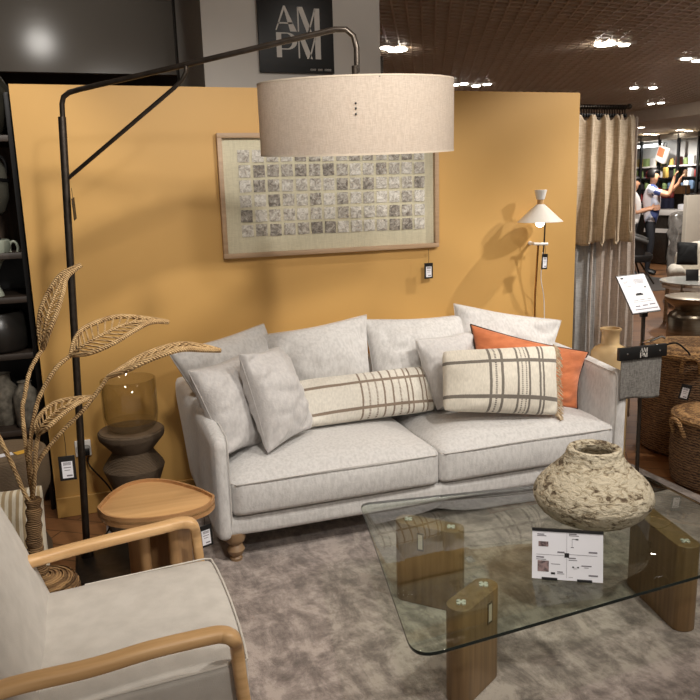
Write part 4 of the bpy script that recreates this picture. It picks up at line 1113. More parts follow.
# ------------------------------------------------------------------ sign stand and swatch
t = thing('sign_stand', 'black floor stand holding a tilted white information sheet right of the sofa', 'sign stand', (2.67, 3.10, .012))
MB().box((2.60, 3.02, .0125), (2.785, 3.20, .02), bev=.002).build('base', BLACKM, t)
MB().tube([(2.655, 3.12, .02), (2.645, 3.12, .95)], .0105, seg=12).build('pole', BLACKM, t)
TL, TR, BR, BL = (V(p) for p in ((2.5465, 3.1900, 1.1328), (2.7128, 3.1900, 1.1429), (2.6973, 3.0600, 0.9646), (2.5303, 3.0600, 0.9626)))
ex = (TR-TL+BR-BL).normalized(); ez0 = (TL-BL+TR-BR); nn = ex.cross(ez0).normalized(); ez = nn.cross(ex).normalized()
W_ = ((TR-TL).length+(BR-BL).length)/2; H_ = ez0.length/2
if nn.y > 0: nn = -nn
sh_ = (TL-BL).dot(ex)/H_
SM2 = Matrix(((ex.x, -nn.x, ez.x+ex.x*0, BL.x), (ex.y, -nn.y, ez.y, BL.y), (ex.z, -nn.z, ez.z, BL.z), (0, 0, 0, 1)))
pn = MB().box((-.002, .0, -.002), (W_+.002, .006, H_+.002), M=SM2).build('panel', BLACK, t, smooth=False)
MB().box((0, -.0015, .003), (W_, -.0002, H_-.004), M=SM2).build('sheet', PAPER, pn, smooth=False)
mb = MB()
def sb(x0, x1, y0, y1): mb.box((W_*x0, -.0022, H_*(1-y1)), (W_*x1, -.0016, H_*(1-y0)), M=SM2)
for x0, x1, y0, y1 in ((.14, .32, .17, .18), (.14, .28, .20, .21), (.14, .36, .30, .31), (.52, .86, .14, .15), (.5, .9, .17, .18), (.5, .84, .2, .21), (.52, .86, .23, .24), (.22, .38, .68, .69), (.46, .62, .67, .68), (.72, .86, .67, .68), (.2, .9, .72, .726),
                       (.2, .36, .82, .845), (.46, .64, .81, .835), (.72, .92, .8, .825), (.14, .95, .905, .925)): sb(x0, x1, y0, y1)
mb.build('small_print', INK, pn, smooth=False)
mb = MB(); sb(.10, .20, .06, .10); sb(.80, .86, .34, .375); sb(.38, .64, .52, .56); sb(.42, .60, .50, .53); mb.build('black_print', INKD, pn, smooth=False)
MB().box((2.628, 3.108, .93), (2.664, 3.132, .975), bev=.004).build('bracket', BLACK, t)
MB().tube(bez([(2.648, 3.112, .80), (2.66, 3.07, .815), (2.70, 3.05, .835), (2.725, 3.05, .825)], 6), .006, seg=8).build('swivel_arm', CHROME, t)
t = thing('swatch_holder', 'black clamp bar with pale capitals holding a grey fabric swatch right of the sofa arm', 'fabric swatch', (2.55, 3.02, .75))
a, b_, c_, d_ = (V(p) for p in ((2.4205, 3.0200, 0.8109), (2.7077, 3.0200, 0.7991), (2.7121, 3.0200, 0.7370), (2.4268, 3.0200, 0.7475)))
bx0, bx1, bz0, bz1 = (a.x+d_.x)/2, (b_.x+c_.x)/2, (c_.z+d_.z)/2, (a.z+b_.z)/2
bar = MB().box((bx0, 3.012, bz0), (bx1, 3.034, bz1), bev=.002).build('clamp_bar', BLACK, t)
k_ = (bz1-bz0)*.8/262
mb = MB(); logo(mb, lambda u, v: V(((bx0+bx1)/2+(u-232)*k_, 3.0112, bz1-.1*(bz1-bz0)-(v-40)*k_)))
mb.build('lettering', LETTER, bar, smooth=False)
for xx in (bx0+.045, bx1-.045): MB().lathe([(0, 0), (.005, 0), (.005, .002), (0, .003)], M=Matrix.Translation((xx, 3.0118, (bz0+bz1)/2)) @ Matrix.Rotation(PI/2, 4, 'X'), seg=14).build('rivet', CHROME, bar)
bm = bmesh.new(); g = []
for j in range(17):
    row = []
    for i in range(25):
        u, v = i/24, j/16
        row.append(bm.verts.new((bx0+.018+u*(bx1-bx0-.040)+.010*v, 3.022+.010*v*math.sin(u*7+.4)+.006*v, bz0+.005-v*.215+.006*math.sin(u*5)*v)))
    g.append(row)
for j in range(16):
    for i in range(24): bm.faces.new((g[j][i], g[j+1][i], g[j+1][i+1], g[j][i+1]))
mb = MB(); mb.bm.free(); mb.bm = bm
o = mb.build('swatch', SWATCH, t, angle=80); md = o.modifiers.new('thickness', 'SOLIDIFY'); md.thickness = .003
MB().tube([(2.648, 3.112, .79), (2.60, 3.036, .785)], .005, seg=8).build('clip_arm', BLACKM, t)

# ------------------------------------------------------------------ amber floor bottle
vase([(0, 0), (.095, 0), (.105, .02), (.105, .655), (.100, .69), (.082, .716), (.056, .728), (.048, .738), (.048, .80), (.058, .812), (.058, .82), (.046, .82), (.042, .80), (.042, .72), (0, .70)],
     (2.685, 3.42, .0), AMBER, 'tall amber glass floor bottle behind the right arm of the sofa', 'floor_bottle', 'bottle', 40)

# ------------------------------------------------------------------ seagrass baskets
def basket(c, r0, r1, h, label, hang, seed):
    t = thing('seagrass_basket', label, 'basket', c)
    fn = lambda co: co*(1+.010*noise.noise(V((co.x*9, co.y*9, co.z*26+seed))))
    mb = MB().lathe([(0, 0.001), (r0, 0.001), (r0+.012, .02)]+[(lerp(r0+.015, r1, k/12)+.010*math.sin(PI*k/12)+.003*(k % 2), .02+(h-.02)*k/12) for k in range(13)]+[(r1-.015, h), (r1-.02, h-.03), (0, h-.03)], c=c, seg=64, fn=fn)
    mb.build('body', BSKT, t, angle=60)
    ld = MB().lathe([(0, h-.028), (r1-.02, h+.001), (r1+.008, h+.001), (r1+.014, h+.012), (r1+.010, h+.026), (r1-.04, h+.042), (r1*.5, h+.055), (0, h+.060)], c=c, seg=64, fn=fn).build('lid', LID, t, angle=60)
    mb = MB()
    for a0 in hang:
        d = V((math.cos(a0), math.sin(a0), 0)); s = V((-d.y, d.x, 0))
        mb2 = MB().tube(bez([V(c)+d*(r1+.004)+s*.05+V((0, 0, h-.07)), V(c)+d*(r1+.03)+s*.04+V((0, 0, h+.0)), V(c)+d*(r1+.035)+V((0, 0, h+.02)), V(c)+d*(r1+.03)-s*.04+V((0, 0, h+.0)), V(c)+d*(r1+.004)-s*.05+V((0, 0, h-.07))], 6), .011, seg=8)
        mb2.build('handle', LID, t)
    mb.bm.free()
    return t
bA = basket((3.40, 3.56, 0), .27, .295, .60, 'big lidded dark seagrass basket by the sign stand', (math.radians(225),), 1)
mb = MB().tube(bez([(2.9816, 3.4000, 0.6614), (2.9993, 3.3600, 0.7017), (3.0632, 3.3400, 0.7164), (3.1268, 3.3300, 0.6723), (3.1573, 3.3300, 0.6406)], 6), .005, seg=8)
mb.build('lid_cord', BLACKF, bA)
basket((3.115, 3.03, 0), .225, .24, .355, 'small lidded seagrass basket at the right edge, nearer one', (math.radians(170),), 5)
hang_tag((3.0487, 3.2200, 0.5098), .004, -.75, 'black price tag lying against the big seagrass basket', tilt=.2)

# ------------------------------------------------------------------ drum table, glass table, armchair at the far right
DRM = mat('brushed bronze', lin(178, 166, 148), lin(150, 138, 120), rough=.3, metal=.9, vs=3, vst=(1, 1, 14))
c = V((5.50, 5.78, 0))
zt = .50
vase([(0, 0), (.235, 0), (.245, .02), (.245, .31), (.225, .345), (.18, .375), (.17, .39), (.19, .41), (.255, .46), (.275, .49), (.275, .51), (.26, .515), (0, .505)], c, DRM, 'brushed bronze drum side table at the right edge beyond the baskets', 'drum_table', 'side table', 56)

t = thing('glass_table', 'round white glass topped table with slim bronze legs behind the drum table', 'side table', (6.45, 6.45, 0))
gc = V((6.42, 6.70, 0)); R = .42
GTOP = mat('frosted white glass', lin(206, 206, 200), rough=.12, spec=.7)
MB().lathe([(0, .50), (R-.004, .50), (R, .504), (R, .514), (R-.004, .518), (0, .518)], c=gc, seg=64).build('glass_top', GTOP, t, angle=40)
for k in range(4):
    a = math.radians(200+90*k); d = V((math.cos(a), math.sin(a), 0))
    MB().sweep([gc+d*(R-.05)+V((0, 0, .5)), gc+d*(R-.04)+V((0, 0, 0))], .022, seg=10, up=(1, 0, 0)).build('leg', DRM, t)
mb = MB().lathe([(R-.07, .44), (R-.03, .44), (R-.03, .47), (R-.07, .47), (R-.07, .44)], c=gc, seg=48); mb.build('apron_ring', WHITEP, t)
M = Matrix.Translation(gc+V((-.14, -.04, .519))) @ Matrix.Rotation(-.55, 4, 'Z')
t = thing('menu_sign', 'black tilted display sign standing on the far white glass table', 'sign', M.translation)
MB().box((-.065, -.004, .004), (.065, .004, .13), bev=.002, M=M @ Matrix.Rotation(-.3, 4, 'X')).build('panel', BLACK, t)
MB().box((-.06, -.02, 0), (.06, .06, .006), bev=.002, M=M).build('foot', CHROME, t)
vase([(0, 0), (.055, 0), (.06, .01), (.06, .19), (.05, .20), (0, .20)], gc+V((.06, -.20, .5185)), SMK, 'dark canister on the far white glass table at the right edge', 'canister', 'canister', 28)
# white armchair
BOUC = mat('ivory boucle', lin(222, 214, 200), lin(206, 198, 184), rough=.95, vs=40, bump=.4, bs=120)
t = thing('lounge_chair', 'rounded ivory lounge chair with a black cushion at the right edge', 'armchair', (8.6, 8.4, 0))
LM = Matrix.Translation(V((7.84, 7.80, 0))) @ Matrix.Rotation(math.radians(-38), 4, 'Z')
MB().sbox((-.48, -.42, .12), (.48, .42, .42), .13, n=14, M=LM).build('seat', BOUC, t, angle=80)
def lb(p, q):
    p.y += -.10*(q.x**2)
    p.z -= .10*abs(q.x)**3
    return p
MB().sbox((-.56, .22, .12), (.56, .52, .86), .14, n=16, fn=lb, M=LM @ Matrix.Rotation(math.radians(-8), 4, 'X')).build('backrest', BOUC, t, angle=80)
for sx_ in (-1, 1):
    MB().sbox((sx_*.55-.10, -.40, .12), (sx_*.55+.10, .40, .50), .09, n=10, M=LM).build('armrest', BOUC, t, angle=80)
for sx_ in (-1, 1):
    for sy_ in (-1, 1): MB().lathe([(0, 0), (.018, 0), (.028, .13), (0, .13)], c=LM @ V((sx_*.4, sy_*.33, 0)), seg=14).build('leg', OAKZ, t)
o, ring = pillow('cushion', ((7.0003, 7.7200, 0.8553), (7.1986, 7.5800, 0.8407), (7.0686, 7.4200, 0.5879), (6.8603, 7.5600, 0.5949)), .16, BLACKF, None, seed=31, wrinkle=.006)
tag(o, 'black square cushion on the ivory lounge chair', 'cushion')
PART = mat('cream partition', lin(214, 204, 188), rough=.7)
pt = MB().box(((8.8589, 9.6000, 1.3111)[0], 9.6, 0), (13.2, 9.68, (8.9398, 9.6000, 1.3846)[2]), bev=.004).build('wall_partition', PART, smooth=False); struct(pt)

# dark tub chair with slanting steel legs
t = thing('tub_chair', 'dark grey swivel tub chair with slanting black legs behind the curtain', 'chair', (8.35, 10.1, 0))
DG = mat('charcoal leather', lin(44, 42, 42), lin(34, 33, 33), rough=.45, vs=8)
DGS = mat('grey top edge', lin(84, 82, 80), rough=.5)
TC = V((8.30, 10.15, 0))
M = Matrix.Translation(TC) @ Matrix.Rotation(math.radians(140), 4, 'Z')
b = bmesh.new(); sh_r = []
for j in range(9):
    v = j/8; row = []
    for i in range(25):
        a = math.radians(-130+260*i/24); r_ = .30+.06*v; hgt = .42+v*(.42-.16*(abs(i-12)/12)**2)
        row.append((r_*math.cos(a), r_*math.sin(a), hgt))
    sh_r.append(row)
mb = MB(); g = [[mb.bm.verts.new(M @ V(p)) for p in row] for row in sh_r]
for j in range(8):
    for i in range(24): mb.bm.faces.new((g[j][i], g[j][i+1], g[j+1][i+1], g[j+1][i]))
b.free()
o = mb.build('backrest', DG, t, angle=80); md = o.modifiers.new('thickness', 'SOLIDIFY'); md.thickness = .06
MB().lathe([(0, .36), (.30, .36), (.33, .40), (.33, .46), (.29, .49), (0, .50)], c=TC, seg=36).build('seat', DG, t, angle=50)
MB().tube([M @ V(p) for p in sh_r[-1]], .035, seg=10).build('top_edge', DGS, t)
for k in range(4):
    a = math.radians(25+90*k); d = V((math.cos(a), math.sin(a), 0))
    MB().tube([TC+d*.14+V((0, 0, .37)), TC+d*.40+V((0, 0, .012))], .014, seg=8).build('leg', BLACKM, t)
mr = tag(MB().box((6.9, 9.2, .001), (9.15, 11.0, .008)).build('floor_mat', mat('dark grey rug pile', lin(92, 86, 82), rough=.95), None, smooth=False), 'dark grey rug under the distant tub chair', 'rug')

# ------------------------------------------------------------------ distant counter, shelving and shoppers
CNT = mat('white counter', lin(216, 210, 204), rough=.5)
t = thing('service_counter', 'long white counter in front of the distant shelving', 'counter', (11.9, 13.2, 0))
A = V((10.6506, 12.4000, 1.1934)); A.z = 0; B = V((10.7440, 11.5000, 1.1951)); B.z = 0; d = (B-A).normalized(); an = math.atan2(d.y, d.x); L = (B-A).length
M = Matrix.Translation(A) @ Matrix.Rotation(an, 4, 'Z')
MB().box((-.3, -.03, .96), (L, .6, 1.06), bev=.006, M=M).build('worktop', CNT, t)
for k in range(4): MB().box((-.25+k*.62, .02, .02), (.30+k*.62, .55, .955), bev=.004, M=M).build('front_panel', BLACKM if k % 2 == 0 else CNT, t)
MB().box((-.25, .0, .62), (L, .02, .70), M=M).build('shelf_edge', CNT, t)
KRAFT = mat('brown cardboard', lin(160, 118, 80), lin(146, 104, 68), rough=.8)
Mb = Matrix.Translation(V((10.95, 12.02, 1.5))) @ Matrix.Rotation(an, 4, 'Z')
t = thing('dark_cabinet', 'dark cabinet by the white partition carrying a cardboard box', 'cabinet', (11.1, 12.05, 0))
CX = (12.0198, 13.2000, 1.4152)[0]
MB().box((CX, 13.2, .01), (CX+1.2, 13.6, 1.335), bev=.01).build('body', BLACKM, t)
t = thing('cardboard_box', 'brown cardboard box on the dark cabinet beside the partition', 'box', (10.45, 11.75, 1.336))
MB().box((CX+.01, 13.22, 1.336), (CX+.24, 13.5, 1.51), bev=.006).build('carton', KRAFT, t)
MB().box((CX+.01, 13.34, 1.5102), (CX+.24, 13.38, 1.512)).build('tape', mat('packing tape', lin(190, 150, 104), rough=.3), t, smooth=False)
PKP = A+d*L*.62+V((-d.y, d.x, 0))*.2
tag(MB().box((PKP.x-.1, PKP.y-.1, 1.061), (PKP.x+.1, PKP.y+.1, 1.17), bev=.02).build('paper_pack', PAPER, None), 'white paper pack on the distant white counter', 'pack')
# plastic wrapped parcel
WP = V((9.3309, 10.2000, 0.8906)); o = MB().sbox((WP.x-.13, 10.1, .02), (WP.x+.13, 10.4, (9.3558, 10.2000, 1.1010)[2]), .15, n=12, fn=lambda p, q: p+V((noise.noise(p*9)*.09, noise.noise(p*9+V((5, 0, 0)))*.07, noise.noise(p*5)*.03))).build('wrapped_parcel', glass_mat('clear crumpled wrap', (.8, .8, .8, 1), gloss=.15, body=lin(140, 134, 128), bodyfac=.55), None, angle=80)
tag(o, 'tall parcel in crumpled clear wrap left of the white partition', 'parcel')

SX = 13.5
t = thing('shelving_wall', 'long lit shelving with black uprights along the far right of the shop', 'shelving', (SX+.3, 15.0, 0))
BRI = mat('pale shelving back', lin(196, 194, 190), rough=.7)
MB().box((SX+.42, 12.0, 0), (SX+.46, 18.5, 2.62)).build('back_panel', BRI, t, smooth=False)
for k in range(9): MB().box((SX-.03, 13.08+k*.645-.028, 0), (SX+.03, 13.08+k*.645+.028, 2.70), bev=.003).build('upright', BLACK, t)
SHZ = [1.12, 1.42, 1.70, 1.98]
for z in SHZ: MB().box((SX+.03, 12.2, z-.035), (SX+.42, 18.3, z), bev=.002).build('shelf_board', BLACK if z < 1.9 else CNT, t)
MB().box((SX+.03, 12.2, 0), (SX+.42, 18.3, 1.05)).build('base_cabinet', BLACKM, t, smooth=False)
MB().box((SX-.03, 12.0, 2.60), (SX+.46, 18.5, 2.70)).build('header', mat('cream header', lin(204, 194, 178), rough=.7), t, smooth=False)
TUBE = emit_mat('cool white tube', (.95, .98, 1, 1), 5)
MB().box((SX+.06, 15.70, 2.45), (SX+.12, 16.55, 2.52), bev=.01).build('light_tube', TUBE, t)
goods = []
GC = [('green', (118, 134, 84)), ('yellow', (190, 162, 84)), ('blue', (96, 116, 140)), ('white', (206, 202, 196)), ('orange', (184, 104, 70)), ('red', (136, 52, 50)), ('brown', (112, 86, 64)), ('black', (44, 40, 40))]
GM = {n: mat(n+' packaging', lin(*c), rough=.5) for n, c in GC}
jar = [(0, 0), (.055, 0), (.06, .01), (.06, .13), (.04, .15), (.04, .17), (0, .17)]
protos = {}
for n, c in GC:
    o = MB().lathe(jar, seg=14).build('jar', GM[n], None, origin=(0, 0, 0), angle=40); tag(o, f'{n} jar among the goods on the far shelving', 'jar', f'{n} jars on the far shelving')
    p_ = MB().box((-.05, -.07, 0), (.05, .07, .20), bev=.006).build('package', GM[n], None, origin=(0, 0, 0)); tag(p_, f'{n} package among the goods on the far shelving', 'package', f'{n} packages on the far shelving')
    protos[n] = [[o, 0], [p_, 0]]
rnd = random.Random(5)
lay = {1.98: ['green', 'green', 'yellow', 'blue', 'white', 'red', 'green', 'yellow'], 1.70: ['green', 'black', 'white', 'red', 'yellow', 'white', 'brown', 'black'],
       1.42: ['orange', 'green', 'blue', 'brown', 'black', 'green', 'white', 'black'], 1.12: ['white', 'black', 'brown', 'orange', 'white', 'black', 'green', 'red']}
for z in SHZ:
    y = 13.2
    while y < 17.0:
        n = lay[z][rnd.randrange(8)]; kind = rnd.randrange(2); e = protos[n][kind]
        o = e[0] if e[1] == 0 else e[0].copy()
        if e[1]: COL.objects.link(o)
        e[1] += 1
        o.location = (SX+.13+rnd.random()*.08, y, z+.0005); o.rotation_euler = (0, 0, rnd.uniform(-.15, .15)); y += .155+rnd.random()*.12
for n in protos:
    for e in protos[n]:
        if not e[1]: bpy.data.objects.remove(e[0])
M = Matrix.Translation((SX-.16, 15.42, 2.08)) @ Matrix.Rotation(.35, 4, 'X')
t = thing('hanging_bag', 'pale bag with an orange picture hanging high on the far shelving', 'bag', M.translation)
MB().box((-.06, -.16, -.02), (.06, .16, .36), bev=.03, seg=3, M=M).build('bag', mat('pale paper bag', lin(206, 198, 190), rough=.7), t)
MB().box((-.066, -.11, .12), (-.061, .11, .33), M=M).build('picture', GM['orange'], t, smooth=False)
MB().tube([M @ V((0, -.06, .35)), M @ V((0, -.04, .46)), M @ V((0, .04, .46)), M @ V((0, .06, .35))], .008, seg=8).build('handle', BLACK, t)

# shoppers: one skinned surface each, then hair
SKIN = mat('warm skin', lin(206, 152, 118), rough=.55)
HAIR = mat('black hair', lin(26, 20, 18), lin(18, 14, 13), rough=.5)
DENIM = mat('dark trousers', lin(30, 30, 36), rough=.8)
def print_mat():
    m, nt, out = new_mat('white shirt with red and blue print')
    p = N(nt, 'ShaderNodeBsdfPrincipled', Roughness=.8); nt.links.new(p.outputs[0], out.inputs[0])
    v = N(nt, 'ShaderNodeTexVoronoi', Scale=9); nt.links.new(coords(nt, (1, 1, .6), (.5, 0, .3)), v.inputs['Vector'])
    r = N(nt, 'ShaderNodeValToRGB'); r.color_ramp.interpolation = 'CONSTANT'; e = r.color_ramp.elements
    e[0].position = 0; e[0].color = lin(214, 208, 212); e[1].position = .82; e[1].color = lin(168, 52, 48)
    k = e.new(.45); k.color = lin(186, 190, 206); k = e.new(.68); k.color = lin(64, 78, 130)
    nt.links.new(v.outputs['Color'], r.inputs['Fac']); nt.links.new(r.outputs['Color'], p.inputs['Base Color'])
    return m
PRINT = print_mat()
WTEE = mat('white blouse', lin(220, 214, 210), rough=.8)
def person(label, loc, rz, J, E, hair, shirt, legs, waist, sleeve):
    """J: name -> (point, radius x, radius y); E: edges. One skin surface rooted at the pelvis"""
    me = bpy.data.meshes.new('person'); names = list(J)
    me.from_pydata([J[n][0] for n in names], [(names.index(a), names.index(b)) for a, b in E], [])
    o = bpy.data.objects.new('person', me); COL.objects.link(o)
    o.modifiers.new('skin', 'SKIN'); sd = o.modifiers.new('sub', 'SUBSURF'); sd.levels = 2
    for i, n in enumerate(names):
        sv = me.skin_vertices[0].data[i]; sv.radius = (J[n][1], J[n][2]); sv.use_root = (n == 'pelvis')
    dg = bpy.context.evaluated_depsgraph_get(); dg.update()
    m2 = bpy.data.meshes.new_from_object(o.evaluated_get(dg)); o.modifiers.clear(); o.data = m2; m2.name = 'person'
    m2.materials.clear()
    for m in (SKIN, shirt, legs, BLACK): m2.materials.append(m)
    head = V(J['head'][0]); neck = V(J['neck'][0])
    hands = [V(J[n][0]) for n in J if n.startswith('wrist')]
    elbows = [V(J[n][0]) for n in J if n.startswith('elbow')]
    sh = [V(J[n][0]) for n in J if n.startswith('shoulder')]
    for p in m2.polygons:
        c = p.center; p.use_smooth = True
        if c.z < .10: k = 3
        elif c.z < waist: k = 2
        elif c.z > neck.z+.01 and (c-head).length < .3: k = 0
        else: k = 1
        for el, h, s in zip(elbows, hands, sh):
            w = (h-el); tt = max(0, min(1.7, (c-el).dot(w)/w.length_squared))
            if (c-(el+w*tt)).length < (.065 if tt < 1 else .10) and c.z > .6: k = 0
            u = el-s; tt = (c-s).dot(u)/u.length_squared
            if tt > sleeve and (c-(s+u*min(tt, 1))).length < .09: k = 0
        p.material_index = k
    o.location = loc; o.rotation_euler = (0, 0, rz)
    tag(o, label, 'person')
    hb = MB(); off = V(loc)
    R_ = Matrix.Translation(off) @ Matrix.Rotation(rz, 4, 'Z')
    hair(hb, head)
    h = hb.build('hair', HAIR, None, origin=(0, 0, 0)); h.parent = o; h.location = (0, 0, 0)
    for s in (-1, 1):
        e = MB().ball(head+V((.088, .034*s, .012)), .010, 8).build('eye', BLACK, None, origin=(0, 0, 0)); e.parent = o; e.location = (0, 0, 0)
    return o
def fingers(J, E, wrist, base, d, side):
    """a palm, four bent fingers and a thumb off the palm's side"""
    d = V(d).normalized(); s = V(side).normalized(); b = V(base)
    J['hand'+wrist] = (b, .028, .020); E.append(('wrist'+wrist, 'hand'+wrist))
    for k, L in enumerate((.062, .075, .070, .055)):
        q = b+d*.04+s*(k-1.5)*.02
        J[f'fa{wrist}{k}'] = (q, .010, .010); J[f'fb{wrist}{k}'] = (q+d*L*.6+V((.012, 0, .0)), .009, .009); J[f'fc{wrist}{k}'] = (q+d*L*.85+V((.035, 0, 0)), .008, .008)
        E += [('hand'+wrist, f'fa{wrist}{k}'), (f'fa{wrist}{k}', f'fb{wrist}{k}'), (f'fb{wrist}{k}', f'fc{wrist}{k}')]
    q = b+s*.035
    J['ta'+wrist] = (q, .010, .010); J['tb'+wrist] = (q+d*.035+s*.03, .009, .009); E += [('hand'+wrist, 'ta'+wrist), ('ta'+wrist, 'tb'+wrist)]
def human(h, arms):
    k = h/1.75
    J = {'pelvis': ((0, 0, .95), .125, .15), 'belly': ((.01, 0, 1.10), .115, .145), 'chest': ((0, 0, 1.30), .125, .17), 'collar': ((-.01, 0, 1.44), .085, .12), 'neck': ((.0, 0, 1.51), .052, .052), 'jaw': ((.03, 0, 1.58), .068, .060), 'head': ((.018, 0, 1.655), .092, .078), 'crown': ((.005, 0, 1.70), .070, .064), 'nose': ((.115, 0, 1.635), .013, .011),
         'eara': ((.01, .082, 1.635), .016, .010), 'earb': ((.01, -.082, 1.635), .016, .010)}
    E = [('pelvis', 'belly'), ('belly', 'chest'), ('chest', 'collar'), ('collar', 'neck'), ('neck', 'jaw'), ('jaw', 'head'), ('head', 'crown'), ('head', 'nose'), ('head', 'eara'), ('head', 'earb')]
    for s, n in ((1, 'L'), (-1, 'R')):
        J['hip'+n] = ((0, s*.09, .88), .09, .09); J['knee'+n] = ((.02, s*.10, .49), .058, .058); J['ankle'+n] = ((-.02, s*.105, .09), .040, .040); J['toe'+n] = ((.13, s*.115, .035), .034, .030)
        E += [('pelvis', 'hip'+n), ('hip'+n, 'knee'+n), ('knee'+n, 'ankle'+n), ('ankle'+n, 'toe'+n)]
        sh, el, wr_, d, side = arms[n]
        J['shoulder'+n] = (sh, .060, .060); J['elbow'+n] = (el, .042, .042); J['wrist'+n] = (wr_, .027, .027)
        E += [('collar', 'shoulder'+n), ('shoulder'+n, 'elbow'+n), ('elbow'+n, 'wrist'+n)]
        fingers(J, E, n, V(wr_)+V(d).normalized()*.055, d, side)
    return {a: (tuple(x*k for x in v[0]), v[1]*k, v[2]*k) for a, v in J.items()}, E
def cap(hb, head):
    b = bmesh.new(); bmesh.ops.create_uvsphere(b, u_segments=20, v_segments=12, radius=.106)
    bmesh.ops.delete(b, geom=[v for v in b.verts if v.co.x > .045 and v.co.z < .05 or v.co.z < -.07], context='VERTS')
    for v in b.verts: v.co = V((v.co.x*1.06, v.co.y*.92, v.co.z*1.02))+head+V((-.010, 0, .022))
    hb._add(b)
def longhair(hb, head):
    cap(hb, head)
    for k in range(9):
        a = math.radians(100+k*20); x, y = math.cos(a)*.10, math.sin(a)*.088
        hb.tube(bez([head+V((x*.8, y, .06)), head+V((x*1.05, y*1.1, -.06)), head+V((x*1.0-.01, y*1.15, -.20)), head+V((x*.9-.02, y, -.30))], 4), [.03]*12+[.015], seg=8)
ang = math.radians(-44)
J, E = human(1.80, {'R': ((-.0, -.19, 1.42), (.27, -.20, 1.33), (.33, -.17, 1.56), (.2, 0, 1), (0, 1, 0)), 'L': ((-.0, .19, 1.42), (.25, .20, 1.35), (.40, .12, 1.52), (.3, -.1, .9), (0, -1, 0))})
person('person in a printed white shirt and dark trousers reaching up with both arms', (9.26, 10.87, 0), ang, J, E, cap, PRINT, DENIM, .92, .55)
tag(MB().box((9.24, 10.54, 1.66), (9.30, 10.62, 1.83), bev=.012).build('yellow_package', GM['yellow'], None), 'yellow package held up by the person in the printed shirt', 'package')
J, E = human(1.68, {'R': ((.0, -.17, 1.42), (.06, -.21, 1.14), (.28, -.14, 1.20), (1, .2, .15), (0, 0, 1)), 'L': ((.0, .17, 1.42), (.05, .21, 1.14), (.27, .12, 1.22), (1, -.2, .1), (0, 0, 1))})
person('person with long dark hair and a white top half hidden by the curtain', (8.86, 10.86, 0), ang, J, E, longhair, WTEE, DENIM, .92, .5)
t = thing('garment_rack', 'dark red over navy garments hanging on a rack behind the shoppers', 'garment rack', (10.2, 12.2, 0))
gx, gy = (11.3139, 13.0000, 1.2298)[0], 13.0
MB().tube([(gx-.15, gy, .01), (gx-.15, gy, 1.50), (gx+.35, gy-.3, 1.50), (gx+.35, gy-.3, .01)], .015, seg=8).build('rack', BLACKM, t)
for k in range(2):
    p = V((gx+.04+k*.08, gy-.05-k*.05, 0))
    MB().sbox((p.x-.05, p.y-.11, 1.26), (p.x+.05, p.y+.11, 1.44), .05, n=8).build('red_garment', GM['red'], t)
    MB().sbox((p.x-.055, p.y-.12, .95), (p.x+.055, p.y+.12, 1.27), .05, n=8).build('navy_garment', mat('navy cloth', lin(30, 30, 52), rough=.9), t)

# ------------------------------------------------------------------ ceiling spotlights
LENS = emit_mat('lit lens', (1, .93, .82, 1), 26)
def fixture(c, n, d, label):
    t = thing('ceiling_spotlight', label, 'spotlight', c, 'ceiling spotlights')
    c = V(c)
    MB().box((c.x-.09, c.y-.09, 2.985), (c.x+.09, c.y+.09, 3.06), bev=.004).build('housing', WHITEP, t)
    MB().lathe([(0, -.012), (.05*n, -.012), (.056*n, 0), (0, .0)], c=(c.x, c.y, 2.985), seg=20).build('lens', LENS, t)
    return t
F0 = [((3.1648, 7.5290, 2.9800), 'bright ceiling spotlight right of the white column'), ((3.0115, 7.4453, 2.9800), 'small ceiling spotlight touching the white column edge'),
      ((5.1784, 6.8757, 2.9800), 'big bright ceiling spotlight left of the pair above the curtain'), ((5.4012, 6.8634, 2.9800), 'ceiling spotlight right of the pair above the curtain'),
      ((7.9572, 9.8413, 2.9800), 'ceiling spotlight left of the pair further back above the curtain'), ((8.2736, 9.8056, 2.9800), 'ceiling spotlight right of the pair further back above the curtain'),
      ((9.9039, 11.7690, 2.9800), 'ceiling spotlight above the distant shelving, left one'), ((9.9857, 11.6074, 2.9800), 'ceiling spotlight above the distant shelving, right one'),
      ((6.7632, 7.4877, 2.9800), 'ceiling spotlight left of the pair at the top right edge'), ((7.0146, 7.5860, 2.9800), 'ceiling spotlight right of the pair at the top right edge'),
      ((5.0028, 9.8688, 2.9800), 'ceiling spotlight just right of the drum shade'), ((5.0843, 9.7606, 2.9800), 'ceiling spotlight second right of the drum shade'), ((5.3580, 9.9274, 2.9800), 'ceiling spotlight third right of the drum shade'), ((5.4414, 9.7669, 2.9800), 'ceiling spotlight fourth right of the drum shade')]
for k, (c, lb_) in enumerate(F0): fixture(c, 1.9 if k in (0, 2) else 1, None, lb_)
def downlight(c, label):
    t = thing('soffit_downlight', label, 'downlight', c, 'soffit downlights'); c = V(c)
    MB().lathe([(.10, 0), (.12, -.008), (.125, 0)], c=(c.x, c.y, 2.778), seg=24).build('ring', WHITEP, t)
    MB().lathe([(0, -.003), (.10, -.003), (.10, 0), (0, 0)], c=(c.x, c.y, 2.779), seg=20).build('lens', LENS, t)
for c, lb_ in (((11.7542, 14.2805, 2.7780), 'left upper downlight in the cream soffit'), ((13.5432, 16.1839, 2.7780), 'left lower downlight in the cream soffit'), ((13.9438, 16.3653, 2.7780), 'middle lower downlight in the cream soffit'),
               ((13.4810, 14.9843, 2.7780), 'middle downlight in the cream soffit'), ((14.0253, 15.2879, 2.7780), 'right downlight in the cream soffit')): downlight(c, lb_)

